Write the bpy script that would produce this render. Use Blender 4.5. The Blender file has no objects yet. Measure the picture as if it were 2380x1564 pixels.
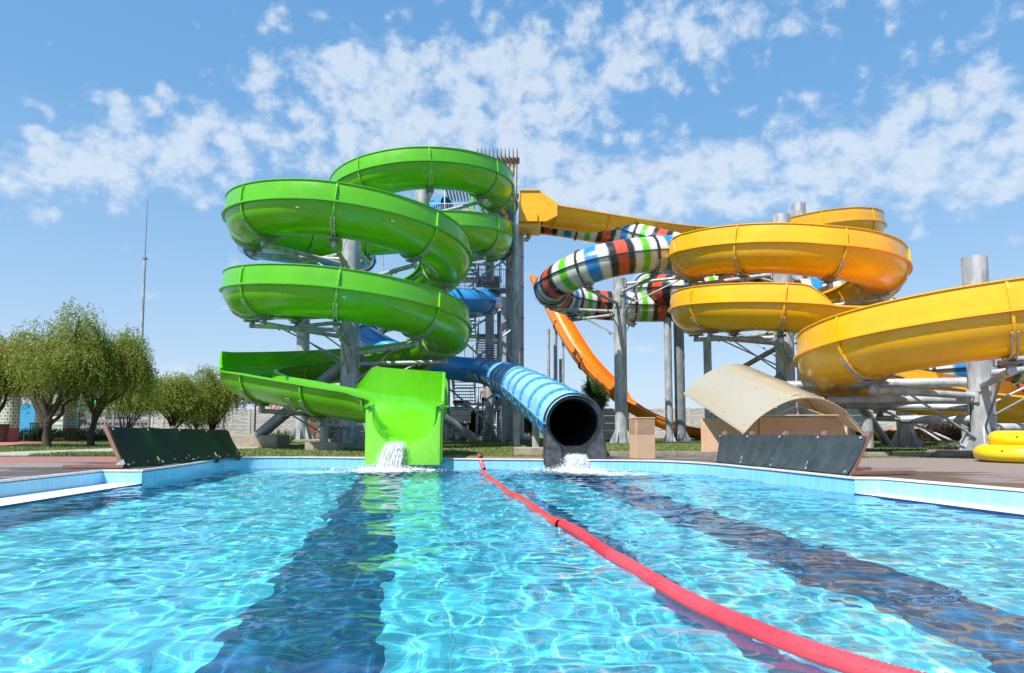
WATER_MODE = 'mnee'
import bpy, math, random
import numpy as np
from mathutils import Vector, Matrix
from math import sin, cos, pi, radians as R
C = bpy.context.scene.collection
rnd = random.Random(7)

# ------------------------------------------------------------------ camera
PITCH, FPX, CZ = R(4.5), 1587.0, 0.75
def P(px, py, Y):
    """world point at depth Y seen at photo position (px,py) in a 2380 wide frame"""
    u = (px-1190)/FPX; v = (869-py)/FPX
    d = Vector((u, cos(PITCH)-v*sin(PITCH), sin(PITCH)+v*cos(PITCH)))
    return Vector((0, 0, CZ)) + d*(Y/d.y)
def G(px, py, z=0.0):
    u = (px-1190)/FPX; v = (869-py)/FPX
    d = Vector((u, cos(PITCH)-v*sin(PITCH), sin(PITCH)+v*cos(PITCH)))
    return Vector((0, 0, CZ)) + d*((z-CZ)/d.z)
cam = bpy.data.cameras.new('camera'); co = bpy.data.objects.new('camera', cam); C.objects.link(co)
co.location = (0, 0, CZ); co.rotation_euler = (pi/2+PITCH, 0, 0)
cam.sensor_width = 36; cam.lens = 36*FPX/2380; cam.shift_y = 87/2380
cam.clip_end = 3000; cam.clip_start = 0.05
S = bpy.context.scene; S.camera = co

# ------------------------------------------------------------------ materials
def new_mat(name):
    m = bpy.data.materials.new(name); m.use_nodes = True
    nt = m.node_tree; b = nt.nodes['Principled BSDF']
    return m, nt, b
def N(nt, typ, **kw):
    n = nt.nodes.new(typ)
    for k, v in kw.items():
        if k in n.inputs: n.inputs[k].default_value = v
        else: setattr(n, k, v)
    return n
def coords(nt, kind='Object', scale=(1, 1, 1), rot=(0, 0, 0)):
    t = N(nt, 'ShaderNodeTexCoord'); mp = N(nt, 'ShaderNodeMapping')
    mp.inputs['Scale'].default_value = scale; mp.inputs['Rotation'].default_value = rot
    nt.links.new(t.outputs[kind], mp.inputs['Vector']); return mp.outputs[0]
def ramp(nt, src, stops, interp='LINEAR'):
    r = N(nt, 'ShaderNodeValToRGB'); cr = r.color_ramp; cr.interpolation = interp
    while len(cr.elements) > 1: cr.elements.remove(cr.elements[-1])
    cr.elements[0].position = stops[0][0]; cr.elements[0].color = col4(stops[0][1])
    for p, c in stops[1:]:
        e = cr.elements.new(p); e.color = col4(c)
    nt.links.new(src, r.inputs[0]); return r.outputs[0]
def col4(c):
    if isinstance(c, (int, float)): c = (c, c, c)
    return (c[0], c[1], c[2], 1)
def mixc(nt, fac, a, b, mode='MIX'):
    m = nt.nodes.new('ShaderNodeMix'); m.data_type = 'RGBA'; m.blend_type = mode
    for i, v in ((0, fac), (6, a), (7, b)):
        if hasattr(v, 'links') or isinstance(v, bpy.types.NodeSocket): nt.links.new(v, m.inputs[i])
        else: m.inputs[i].default_value = v if i == 0 else col4(v)
    return m.outputs[2]
def math_(nt, op, a, b=None, c=None):
    m = N(nt, 'ShaderNodeMath', operation=op)
    for i, v in enumerate((a, b, c)):
        if v is None: continue
        if isinstance(v, bpy.types.NodeSocket): nt.links.new(v, m.inputs[i])
        else: m.inputs[i].default_value = v
    return m.outputs[0]
def noise(nt, vec, scale, detail=3, rough=.55, dist=0):
    n = N(nt, 'ShaderNodeTexNoise', Scale=scale, Detail=detail, Roughness=rough, Distortion=dist)
    if vec is not None: nt.links.new(vec, n.inputs['Vector'])
    return n.outputs[0]
def bump(nt, b, h, strength, dist):
    n = N(nt, 'ShaderNodeBump', Strength=strength, Distance=dist)
    nt.links.new(h, n.inputs['Height']); nt.links.new(n.outputs[0], b.inputs['Normal'])
MAT = {}
def simple(name, a, b=None, rough=.5, coat=0, metal=0, scale=2.0, bs=0, bscale=20, spec=.5, detail=4, lo=.35, hi=.65, rv=0, sc=(1,1,1)):
    """base colour wandering between a and b with procedural noise, optional bump"""
    m, nt, p = new_mat(name)
    v = coords(nt, 'Object', sc)
    if b is None: b = tuple(x*.8 for x in a)
    n = noise(nt, v, scale, detail, .6)
    nt.links.new(ramp(nt, n, [(lo, a), (hi, b)]), p.inputs['Base Color'])
    p.inputs['Roughness'].default_value = rough; p.inputs['Metallic'].default_value = metal
    p.inputs['Coat Weight'].default_value = coat; p.inputs['Coat Roughness'].default_value = .06
    p.inputs['Specular IOR Level'].default_value = spec
    if rv:
        n2 = noise(nt, v, scale*2.3, 3)
        nt.links.new(ramp(nt, n2, [(.3, max(0, rough-rv)), (.7, min(1, rough+rv))]), p.inputs['Roughness'])
    if bs:
        n3 = noise(nt, v, bscale, 4, .6); bump(nt, p, n3, bs, .02)
    if 'gelcoat' in name or 'blue_pale' in name or 'galvanised' in name or name == 'green_bright':   # run-off streaks and faded patches
        st = noise(nt, coords(nt, 'Object', (5, 5, .5)), 1.6, 5, .7); fd = noise(nt, v, .35, 3); src = p.inputs['Base Color'].links[0].from_socket
        sf = N(nt, 'ShaderNodeMapRange'); nt.links.new(st, sf.inputs[0]); sf.inputs[1].default_value = .52; sf.inputs[2].default_value = .75; sf.inputs[4].default_value = .32; sf.clamp = True
        c1 = mixc(nt, sf.outputs[0], src, tuple(x*.6+.012 for x in a)); ff = N(nt, 'ShaderNodeMapRange'); nt.links.new(fd, ff.inputs[0]); ff.inputs[1].default_value = .5; ff.inputs[2].default_value = .8; ff.inputs[4].default_value = .10; ff.clamp = True
        nt.links.new(mixc(nt, ff.outputs[0], c1, tuple(x*.85+.09 for x in a)), p.inputs['Base Color'])
    MAT[name] = m; return m
simple('green_gelcoat', (.115, .50, .004), (.10, .45, .004), .3, .3, scale=.8, rv=.08)
simple('green_bright', (.20, .62, .03), (.17, .56, .025), .3, .5, scale=.9, rv=.1)
simple('yellow_gelcoat', (.92, .49, .008), (.88, .43, .007), .3, .35, scale=.8, rv=.08)
simple('orange_gelcoat', (.86, .24, .01), (.78, .19, .008), .35, .3, scale=.6, rv=.08)
simple('blue_gelcoat', (.035, .32, .74), (.03, .28, .68), .32, .5, scale=.8, rv=.08)
simple('blue_pale', (.32, .62, .85), (.26, .56, .82), .42, .2, scale=.9, rv=.1)
simple('blue_rib', (.10, .42, .78), (.08, .38, .74), .35, .3, scale=1)
simple('black_gelcoat', (.016, .02, .023), (.035, .042, .047), .35, .2, scale=3, rv=.15, bs=.15, bscale=8)
simple('galvanised', (.33, .36, .39), (.52, .54, .56), .45, metal=.15, lo=.4, hi=.6, scale=3.5, rv=.12, bs=.1, bscale=30, sc=(1, 1, .4))
simple('galvanised_dark', (.19, .21, .23), (.30, .32, .34), .5, metal=.3, scale=2.5, rv=.1)
simple('steel_dark', (.04, .04, .042), (.07, .065, .06), .5, metal=.4, scale=4)
simple('pvc_pipe', (.5, .5, .52), (.42, .42, .44), .4, scale=1.5)
simple('bolt_steel', (.32, .3, .28), (.2, .17, .14), .4, metal=.7, scale=30)
simple('rubber_black', (.03, .035, .037), (.055, .062, .066), .38, .15, scale=1.2, rv=.12, bs=.1, bscale=3, sc=(1, 1, .4))
simple('composite_brown', (.27, .14, .10), (.2, .10, .075), .7, scale=6, bs=.2, bscale=40)
simple('concrete', (.42, .36, .28), (.3, .26, .2), .9, scale=5, bs=.4, bscale=25)
simple('kerb_stone', (.34, .30, .26), (.25, .21, .18), .9, scale=5, bs=.3, bscale=25)
simple('beige_stucco', (.66, .43, .29), (.60, .38, .25), .9, scale=2.5, bs=.5, bscale=70)
simple('beige_metal', (.66, .44, .28), (.60, .39, .25), .6, scale=3)
simple('coping_white', (.74, .72, .69), (.6, .57, .53), .6, scale=12, bs=.1)
simple('shelf_white', (.84, .85, .86), (.78, .79, .8), .5, scale=3)
simple('navy_trim', (.02, .03, .12), (.03, .045, .16), .3, scale=20)
simple('bark', (.10, .075, .05), (.05, .035, .025), .95, scale=8, bs=.8, bscale=18, sc=(1, 1, .3))
simple('red_paving', (.42, .16, .14), (.33, .12, .105), .85, scale=2, bs=.2, bscale=40)
simple('white_paint', (.78, .78, .77), (.7, .7, .69), .6, scale=2)
simple('grey_wall', (.5, .47, .45), (.42, .39, .37), .85, scale=2)
simple('terracotta', (.33, .12, .1), (.25, .09, .08), .7, scale=3)
simple('green_roof', (.17, .2, .13), (.12, .15, .1), .8, scale=4)
simple('door_blue', (.06, .36, .62), (.05, .32, .56), .4, scale=1)
simple('black_plastic', (.06, .06, .06), (.09, .085, .08), .6, scale=4)
simple('green_plastic', (.08, .2, .05), (.06, .15, .04), .5, scale=4)
simple('umbrella_green', (.05, .5, .25), (.04, .42, .2), .8, scale=2)
simple('wood_brown', (.24, .10, .045), (.17, .07, .035), .7, scale=5)
simple('wood_pale', (.34, .22, .14), (.24, .15, .1), .75, scale=5, sc=(1, 6, 1))
simple('skin', (.50, .26, .17), (.42, .2, .13), .5, scale=4)
simple('hair_dark', (.02, .013, .01), (.035, .022, .016), .5, scale=20)
simple('swim_teal', (.08, .5, .48), (.3, .6, .55), .7, scale=30)
simple('swim_black', (.02, .02, .025), (.03, .03, .035), .6, scale=10)
simple('mat_blue', (.03, .3, .6), (.025, .26, .52), .35, .3, scale=2)
simple('red_vinyl', (.8, .05, .06), (.68, .03, .04), .4, .2, scale=2)
simple('yellow_vinyl', (.92, .66, .01), (.85, .58, .01), .32, .4, scale=3, bs=.35, bscale=5)
simple('orange_red', (.7, .12, .05), (.5, .06, .05), .6, scale=3)
simple('purple_cloth', (.2, .1, .5), (.15, .07, .4), .8, scale=6)
simple('cloth_white', (.75, .74, .72), (.6, .6, .6), .8, scale=6)
simple('slat_grey', (.3, .31, .33), (.22, .23, .25), .6, scale=3)

# ------------------------------------------------------------------ mesh builder
class MB:
    def __init__(s): s.v = []; s.f = []; s.m = []; s.uv = None
    def add(s, verts, faces, mi=0):
        o = len(s.v); s.v.extend([tuple(p) for p in verts]); s.f.extend([tuple(o+i for i in f) for f in faces]); s.m.extend([mi]*len(faces))
        return s
    def box(s, c, size, rz=0, mi=0, mat=None):
        hx, hy, hz = size[0]/2, size[1]/2, size[2]/2
        vs = [Vector((x*hx, y*hy, z*hz)) for x in (-1, 1) for y in (-1, 1) for z in (-1, 1)]
        M = (mat if mat is not None else Matrix.Rotation(rz, 3, 'Z'))
        vs = [M @ v + Vector(c) for v in vs]
        return s.add(vs, [(0, 1, 3, 2), (4, 6, 7, 5), (0, 4, 5, 1), (2, 3, 7, 6), (0, 2, 6, 4), (1, 5, 7, 3)], mi)
    def beam(s, a, b, w, h, mi=0, up=(0, 0, 1)):
        a = Vector(a); b = Vector(b); t = (b-a); L = t.length; t.normalize()
        n = t.cross(Vector(up))
        if n.length < 1e-4: n = Vector((1, 0, 0))
        n.normalize(); u = n.cross(t)
        M = Matrix((n, t, u)).transposed()
        return s.box((a+b)/2, (w, L, h), mat=M, mi=mi)
    def tube(s, a, b, r, r2=None, n=12, caps=True, mi=0):
        return s.poly([a, b], [r, r if r2 is None else r2], n, caps, mi)
    def poly(s, pts, r, n=10, caps=True, mi=0):
        pts = [Vector(p) for p in pts]; k = len(pts)
        rr = r if isinstance(r, (list, tuple)) else [r]*k
        o = len(s.v); prev = None
        for i, p in enumerate(pts):
            t = (pts[min(i+1, k-1)]-pts[max(i-1, 0)])
            if t.length < 1e-9: t = Vector((0, 0, 1))
            t.normalize()
            if prev is None:
                a = t.cross(Vector((0, 0, 1)))
                if a.length < 1e-3: a = t.cross(Vector((1, 0, 0)))
            else:
                a = prev - t*prev.dot(t)
                if a.length < 1e-4: a = t.cross(Vector((1, 0, 0)))
            a.normalize(); prev = a; b = t.cross(a)
            for j in range(n):
                g = 2*pi*j/n; s.v.append(tuple(p + (a*cos(g)+b*sin(g))*rr[i]))
        for i in range(k-1):
            for j in range(n):
                q = (j+1) % n
                s.f.append((o+i*n+j, o+i*n+q, o+(i+1)*n+q, o+(i+1)*n+j)); s.m.append(mi)
        if caps:
            s.f.append(tuple(o+j for j in range(n))[::-1]); s.m.append(mi)
            s.f.append(tuple(o+(k-1)*n+j for j in range(n))); s.m.append(mi)
        return s
    def lathe(s, c, prof, n=24, mi=0, axis=None):
        c = Vector(c); o = len(s.v)
        for (r, z) in prof:
            for j in range(n):
                g = 2*pi*j/n; s.v.append((c.x+r*cos(g), c.y+r*sin(g), c.z+z))
        for i in range(len(prof)-1):
            for j in range(n):
                q = (j+1) % n
                s.f.append((o+i*n+j, o+i*n+q, o+(i+1)*n+q, o+(i+1)*n+j)); s.m.append(mi)
        s.f.append(tuple(o+j for j in range(n))[::-1]); s.m.append(mi)
        s.f.append(tuple(o+(len(prof)-1)*n+j for j in range(n))); s.m.append(mi)
        return s
    def build(s, name, mats, parent=None, smooth=False, auto=None, bevel=0):
        me = bpy.data.meshes.new(name); me.from_pydata(s.v, [], s.f)
        for m in (mats if isinstance(mats, (list, tuple)) else [mats]): me.materials.append(MAT[m] if isinstance(m, str) else m)
        if any(s.m): me.polygons.foreach_set('material_index', s.m)
        if s.uv is not None:
            l = me.uv_layers.new(name='path'); idx = np.zeros(len(me.loops), dtype=np.int32); me.loops.foreach_get('vertex_index', idx)
            l.data.foreach_set('uv', np.array(s.uv, dtype=np.float32)[idx].ravel())
        me.update()
        if smooth or auto:
            me.polygons.foreach_set('use_smooth', [True]*len(me.polygons))
            if auto: me.set_sharp_from_angle(angle=R(auto))
        o = bpy.data.objects.new(name, me); C.objects.link(o)
        if parent is not None:
            o.parent = parent; o.matrix_parent_inverse = Matrix.Translation(-Vector(parent.location))
        if bevel:
            md = o.modifiers.new('bevel', 'BEVEL'); md.width = bevel; md.segments = 2; md.limit_method = 'ANGLE'
        return o
def tag(o, label=None, cat=None, group=None, kind=None):
    if label: o['label'] = label
    if cat: o['category'] = cat
    if group: o['group'] = group
    if kind: o['kind'] = kind
    return o
def thing(name, label, cat, loc=(0, 0, 0), group=None):
    o = bpy.data.objects.new(name, None); C.objects.link(o); o.location = loc; o.empty_display_size = .3
    return tag(o, label, cat, group)
def struct(o): o['kind'] = 'structure'; return o
# ------------------------------------------------------------------ pool
WZ = -0.25; FZ = -1.45
RIM = [(-7.2, -6.0), (-7.2, 9.6), (-7.2, 12.1), (-6.5, 12.1), (-6.62, 13.8), (-6.9, 16.0), (-6.95, 16.8), (-6.75, 17.3), (-6.3, 17.55), (-5.2, 17.5), (-3.6, 17.15), (-.9, 16.55),
       (1.6, 16.1), (3.2, 15.7), (3.9, 15.0), (4.25, 14.2), (4.45, 13.4), (4.72, 12.3), (5.12, 10.3), (5.5, 10.25), (6.2, 8.2), (6.9, 6.0), (7.6, 3.0), (8.2, -6.0)]
# water side outline: the same but with the shallow ledge taken off (edge of the ledge)
EDGE = [(-6.1, -6.0), (-6.3, 5.2), (-6.4, 9.0), (-6.5, 12.09)] + RIM[4:18] + [(5.12, 10.3), (5.75, 7.8), (6.5, 5.0), (7.1, -6.0)]
def tile_mat(name, tile, a, b, grout, rough=.12, size_noise=.0):
    """ceramic tiles from a uv layer measured in metres"""
    m, nt, p = new_mat(name)
    uv = N(nt, 'ShaderNodeUVMap'); uv.uv_map = 'path'
    sx = N(nt, 'ShaderNodeSeparateXYZ'); nt.links.new(uv.outputs[0], sx.inputs[0])
    def line(s, w, g):
        fr = math_(nt, 'FRACT', math_(nt, 'DIVIDE', s, w))
        return math_(nt, 'LESS_THAN', math_(nt, 'ABSOLUTE', math_(nt, 'SUBTRACT', fr, .5)), .5-g/w/2)
    lx = line(sx.outputs[0], tile[0], .007); ly = line(sx.outputs[1], tile[1], .007)
    tile_ = math_(nt, 'MULTIPLY', lx, ly)
    cx = math_(nt, 'FLOOR', math_(nt, 'DIVIDE', sx.outputs[0], tile[0])); cy = math_(nt, 'FLOOR', math_(nt, 'DIVIDE', sx.outputs[1], tile[1]))
    cb = N(nt, 'ShaderNodeCombineXYZ'); nt.links.new(cx, cb.inputs[0]); nt.links.new(cy, cb.inputs[1])
    wn = N(nt, 'ShaderNodeTexWhiteNoise'); nt.links.new(cb.outputs[0], wn.inputs[0])
    c = mixc(nt, wn.outputs[0], a, b)
    nt.links.new(mixc(nt, tile_, grout, c), p.inputs['Base Color'])
    p.inputs['Roughness'].default_value = rough
    MAT[name] = m; return m
tile_mat('pool_tile', (.2, .25), (.22, .56, .78), (.26, .60, .80), (.66, .72, .74))
tile_mat('pool_tile_large', (.33, .27), (.27, .60, .80), (.30, .63, .82), (.66, .72, .74))
def wall_strip(pts, z0, z1, name, mat, parent=None, closed=False):
    b = MB(); b.uv = []; s = 0; prev = None
    for i, p in enumerate(pts):
        if prev: s += math.hypot(p[0]-prev[0], p[1]-prev[1])
        prev = p
        b.v += [(p[0], p[1], z0), (p[0], p[1], z1)]; b.uv += [(s, z0-WZ+10.0), (s, z1-WZ+10.0)]
        if i: b.f.append((2*i-2, 2*i, 2*i+1, 2*i-1)); b.m.append(0)
    return b.build(name, mat, parent)
def smooth_pts(pts, n=4, fixed=()):
    out = []
    for i in range(len(pts)-1):
        a = pts[max(i-1, 0)]; b = pts[i]; c = pts[i+1]; d = pts[min(i+2, len(pts)-1)]
        if i in fixed: a = b
        if i+1 in fixed: d = c
        for k in range(n):
            t = k/n
            out.append(tuple(.5*((2*b[j])+(-a[j]+c[j])*t+(2*a[j]-5*b[j]+4*c[j]-d[j])*t*t+(-a[j]+3*b[j]-3*c[j]+d[j])*t**3) for j in range(len(b))))
    out.append(tuple(pts[-1])); return out
RIMS = smooth_pts(RIM, 4, (2, 3, 18, 19))
BACK = smooth_pts(RIM[3:19], 4)
# floor with two navy lane bands
def floor_material():
    m, nt, p = new_mat('pool_floor')
    geo = N(nt, 'ShaderNodeNewGeometry'); sx = N(nt, 'ShaderNodeSeparateXYZ'); nt.links.new(geo.outputs['Position'], sx.inputs[0])
    ax = math_(nt, 'ADD', sx.outputs[0], math_(nt, 'MULTIPLY', sx.outputs[1], .148))  # across the pool axis
    def band(c, w): return math_(nt, 'LESS_THAN', math_(nt, 'ABSOLUTE', math_(nt, 'SUBTRACT', ax, c)), w)
    bands = math_(nt, 'MAXIMUM', band(-.66, .48), band(3.78, .46))
    def line(s, w, g):
        fr = math_(nt, 'FRACT', math_(nt, 'DIVIDE', s, w))
        return math_(nt, 'LESS_THAN', math_(nt, 'ABSOLUTE', math_(nt, 'SUBTRACT', fr, .5)), .5-g/w/2)
    t = math_(nt, 'MULTIPLY', line(ax, .25, .006), line(sx.outputs[1], .125, .006))
    base = mixc(nt, noise(nt, geo.outputs['Position'], 1.5), (.07, .60, .80), (.11, .68, .86))
    c = mixc(nt, bands, base, (.009, .10, .24))
    g = mixc(nt, bands, (.45, .85, .95), (.03, .13, .3))
    nt.links.new(mixc(nt, t, g, c), p.inputs['Base Color']); p.inputs['Roughness'].default_value = .5
    MAT['pool_floor'] = m
floor_material()
POOLP = EDGE
b = MB(); b.add([(x, y, FZ) for x, y in [(-9, -7), (9, -7), (9, 19), (-9, 19)]], [(0, 1, 2, 3)])
floor_o = struct(b.build('pool_floor', 'pool_floor'))
b = MB()
wl = struct(wall_strip(smooth_pts(EDGE, 3, (3, 18)) + [EDGE[0]], FZ, WZ+.02, 'pool_wall', 'pool_tile'))

# water surface: real waves
rng = np.random.default_rng(5)
def wave_h(X, Y):
    h = np.zeros_like(X)
    main = R(-70)
    for i in range(70):
        lam = .13*(2.1/.13)**rng.random(); ang = rng.random()*2*pi if i % 3 else main + rng.normal()*.6
        k = 2*pi/lam; amp = .0021*lam**.92
        ph = rng.random()*2*pi
        wx = .35*lam*np.sin(X*1.3/lam*.5+ph*3)*.6
        s = np.sin(k*((X+wx)*cos(ang)+Y*sin(ang))+ph)
        h += amp*s
    return h*.86
def inside(X, Y, poly):
    ins = np.zeros(X.shape, bool); n = len(poly)
    for i in range(n):
        x1, y1 = poly[i]; x2, y2 = poly[(i+1) % n]
        c = ((y1 > Y) != (y2 > Y)) & (X < (x2-x1)*(Y-y1)/(y2-y1+1e-12)+x1); ins ^= c
    return ins
JETS = [(-2.75, 15.75), (1.5, 15.15)]
def make_water():
    ys = [-5.9]
    while ys[-1] < 17.7: ys.append(ys[-1] + (.03 if ys[-1] > 1.5 and ys[-1] < 8 else .045 if ys[-1] >= 8 else .12))
    xs = np.arange(-7.4, 8.4, .035); ys = np.array(ys)
    X, Y = np.meshgrid(xs, ys)
    Z = wave_h(X, Y)
    for jx, jy in JETS:   # churned water round the falling jets
        r = np.hypot(X-jx, (Y-jy)*1.0)
        Z += np.exp(-(r/1.6)**2)*(.02*np.sin(r*14)+.018*np.sin(X*23+Y*7)*np.sin(Y*19-X*5))*np.clip(r*2, 0, 1) + .05*np.exp(-(r/.45)**2)
    Z += WZ
    nx, ny = len(xs), len(ys)
    keep = inside(X, Y, [(x*1.0, y) for x, y in EDGE])
    # grow by one cell so that the sheet meets the walls
    k2 = keep.copy(); k2[1:] |= keep[:-1]; k2[:-1] |= keep[1:]; k2[:, 1:] |= keep[:, :-1]; k2[:, :-1] |= keep[:, 1:]
    idx = np.arange(nx*ny).reshape(ny, nx)
    q = k2[:-1, :-1] & k2[1:, :-1] & k2[:-1, 1:] & k2[1:, 1:]
    F = np.stack([idx[:-1, :-1][q], idx[:-1, 1:][q], idx[1:, 1:][q], idx[1:, :-1][q]], 1)
    used = np.unique(F); remap = -np.ones(nx*ny, np.int64); remap[used] = np.arange(len(used))
    V = np.stack([X.ravel(), Y.ravel(), Z.ravel()], 1)[used]; F = remap[F]
    me = bpy.data.meshes.new('water'); me.vertices.add(len(V)); me.vertices.foreach_set('co', V.astype(np.float32).ravel())
    me.loops.add(F.size); me.loops.foreach_set('vertex_index', F.astype(np.int32).ravel())
    me.polygons.add(len(F)); me.polygons.foreach_set('loop_start', np.arange(0, F.size, 4, dtype=np.int32)); me.polygons.foreach_set('loop_total', np.full(len(F), 4, np.int32))
    me.update(); me.validate(); me.polygons.foreach_set('use_smooth', [True]*len(me.polygons))
    o = bpy.data.objects.new('water', me); C.objects.link(o); me.materials.append(MAT['water']); return struct(o)
def water_material():
    m = bpy.data.materials.new('water'); m.use_nodes = True; nt = m.node_tree; nt.nodes.clear()
    out = N(nt, 'ShaderNodeOutputMaterial')
    geo = N(nt, 'ShaderNodeNewGeometry')
    gl = N(nt, 'ShaderNodeBsdfGlass', IOR=1.33, Roughness=0.0); gl.inputs['Color'].default_value = (.93, .99, 1, 1)
    mp = N(nt, 'ShaderNodeMapping'); mp.inputs['Scale'].default_value = (1, 1, 1); nt.links.new(geo.outputs['Position'], mp.inputs[0])
    sep = N(nt, 'ShaderNodeSeparateXYZ'); nt.links.new(geo.outputs['Position'], sep.inputs[0])
    MODE = WATER_MODE
    if MODE == 'mix':
        tr = N(nt, 'ShaderNodeBsdfTransparent'); tr.inputs['Color'].default_value = (.95, 1, 1, 1)
        mx = N(nt, 'ShaderNodeMixShader', Fac=.35); nt.links.new(gl.outputs[0], mx.inputs[1]); nt.links.new(tr.outputs[0], mx.inputs[2]); surf = mx.outputs[0]
    else:
        tr = N(nt, 'ShaderNodeBsdfTransparent'); tr.inputs['Color'].default_value = (.93, 1, 1, 1)
        mx = N(nt, 'ShaderNodeMixShader', Fac=.035); nt.links.new(gl.outputs[0], mx.inputs[1]); nt.links.new(tr.outputs[0], mx.inputs[2]); surf = mx.outputs[0]
    # white foam round the jets
    tot = None
    for (jx, jy), (fx, fy, ox) in zip(JETS, ((2.4, .85, -1.5), (1.7, .8, .9))):
        dx = math_(nt, 'DIVIDE', math_(nt, 'SUBTRACT', sep.outputs[0], jx+ox), fx); dy = math_(nt, 'DIVIDE', math_(nt, 'SUBTRACT', sep.outputs[1], jy-.1), fy)
        r2 = math_(nt, 'ADD', math_(nt, 'MULTIPLY', dx, dx), math_(nt, 'MULTIPLY', dy, dy))
        dx2 = math_(nt, 'DIVIDE', math_(nt, 'SUBTRACT', sep.outputs[0], jx), .55); dy2 = math_(nt, 'DIVIDE', math_(nt, 'SUBTRACT', sep.outputs[1], jy-.1), .5)
        r3 = math_(nt, 'ADD', math_(nt, 'MULTIPLY', dx2, dx2), math_(nt, 'MULTIPLY', dy2, dy2))
        e = math_(nt, 'MULTIPLY', math_(nt, 'EXPONENT', math_(nt, 'MULTIPLY', r2, -1)), .72)
        e = math_(nt, 'ADD', e, math_(nt, 'MULTIPLY', math_(nt, 'EXPONENT', math_(nt, 'MULTIPLY', r3, -1)), .7))
        tot = e if tot is None else math_(nt, 'ADD', tot, e)
    fm = N(nt, 'ShaderNodeMapping'); fm.inputs['Scale'].default_value = (1, 1.8, 1); nt.links.new(geo.outputs['Position'], fm.inputs[0]); n = noise(nt, fm.outputs[0], 9, 10, .85, .8)
    fac = math_(nt, 'MULTIPLY_ADD', tot, .75, math_(nt, 'SUBTRACT', n, .78))
    fac = N(nt, 'ShaderNodeMapRange'); 
    fin = math_(nt, 'MULTIPLY_ADD', tot, .75, math_(nt, 'SUBTRACT', n, .85))
    nt.links.new(fin, fac.inputs[0]); fac.inputs[1].default_value = 0; fac.inputs[2].default_value = .55; fac.inputs[4].default_value = .92; fac.clamp = True
    df = N(nt, 'ShaderNodeBsdfDiffuse'); df.inputs['Color'].default_value = (.86, .9, .92, 1)
    mf = N(nt, 'ShaderNodeMixShader'); nt.links.new(fac.outputs[0], mf.inputs[0]); nt.links.new(surf, mf.inputs[1]); nt.links.new(df.outputs[0], mf.inputs[2])
    nt.links.new(mf.outputs[0], out.inputs[0])
    MAT['water'] = m
water_material(); water_o = make_water()
if WATER_MODE == 'mnee':
    water_o.cycles.is_caustics_caster = True
    floor_o.cycles.is_caustics_receiver = True; wl.cycles.is_caustics_receiver = True
# ------------------------------------------------------------------ light and sky
ELEV, AZ = R(56), R(220)      # azimuth of the sun, clockwise from +Y (behind the camera, to the left)
to_sun = Vector((sin(AZ)*cos(ELEV), cos(AZ)*cos(ELEV), sin(ELEV)))
sl = bpy.data.lights.new('sun', 'SUN'); sl.energy = 4.1; sl.angle = R(.5); sl.color = (1, .95, .88)
so = bpy.data.objects.new('sun', sl); C.objects.link(so); so.rotation_euler = (-to_sun).to_track_quat('-Z', 'Y').to_euler()
if WATER_MODE == 'mnee': sl.cycles.is_caustics_light = True
w = bpy.data.worlds.new('World'); S.world = w; w.use_nodes = True; nt = w.node_tree
bg = nt.nodes['Background']
sky = N(nt, 'ShaderNodeTexSky'); sky.sky_type = 'NISHITA'; sky.sun_disc = False; sky.sun_elevation = ELEV; sky.sun_rotation = AZ
sky.air_density = 1.0; sky.dust_density = .6; sky.ozone_density = 2.2
tc = N(nt, 'ShaderNodeTexCoord'); sp = N(nt, 'ShaderNodeSeparateXYZ'); nt.links.new(tc.outputs['Generated'], sp.inputs[0])
az_ = math_(nt, 'ARCTAN2', sp.outputs[0], sp.outputs[1]); el_ = math_(nt, 'ARCSINE', sp.outputs[2])
ee = math_(nt, 'ADD', math_(nt, 'MAXIMUM', el_, -.05), .22)
uu = math_(nt, 'MULTIPLY', az_, 2.7); vv = math_(nt, 'MULTIPLY', el_, 3.3)
cb = N(nt, 'ShaderNodeCombineXYZ'); nt.links.new(uu, cb.inputs[0]); nt.links.new(vv, cb.inputs[1])
ae = N(nt, 'ShaderNodeCombineXYZ'); nt.links.new(az_, ae.inputs[0]); nt.links.new(el_, ae.inputs[1])
BLOBS = [(620, 130, 90, 70, .22), (810, 150, 90, 60, .26), (1010, 200, 200, 110, .30), (1300, 110, 260, 90, .30), (1700, 50, 260, 60, .28), (1960, 30, 160, 40, .2), (1160, 300, 240, 100, .32), (850, 310, 180, 90, .26), (540, 340, 220, 80, .28), (250, 400, 240, 70, .26), (50, 440, 160, 55, .22),
         (1330, 420, 320, 75, .32), (1640, 440, 230, 60, .26), (1850, 245, 90, 35, .24), (2060, 320, 170, 70, .28), (2280, 250, 170, 90, .34), (2000, 420, 260, 70, .28), (2260, 430, 160, 60, .22), (1640, 330, 70, 22, .18), (1370, 190, 220, 70, .24), (250, 232, 60, 22, .24), (620, 40, 40, 22, .2), (2120, 90, 90, 40, .16), (2330, 80, 60, 30, .14), (385, 815, 50, 22, .30), (440, 865, 80, 26, .32), (1480, 810, 90, 25, .24), (340, 690, 90, 14, .2), (2400, 330, 120, 60, .25), (60, 240, 40, 14, .16), (600, 200, 60, 40, .2), (2330, 550, 90, 50, .14), (420, 300, 130, 60, .22), (170, 350, 110, 50, .18), (1480, 450, 260, 60, .2), (1800, 380, 160, 60, .2), (1500, 560, 200, 40, .12)]
cover = None
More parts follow.
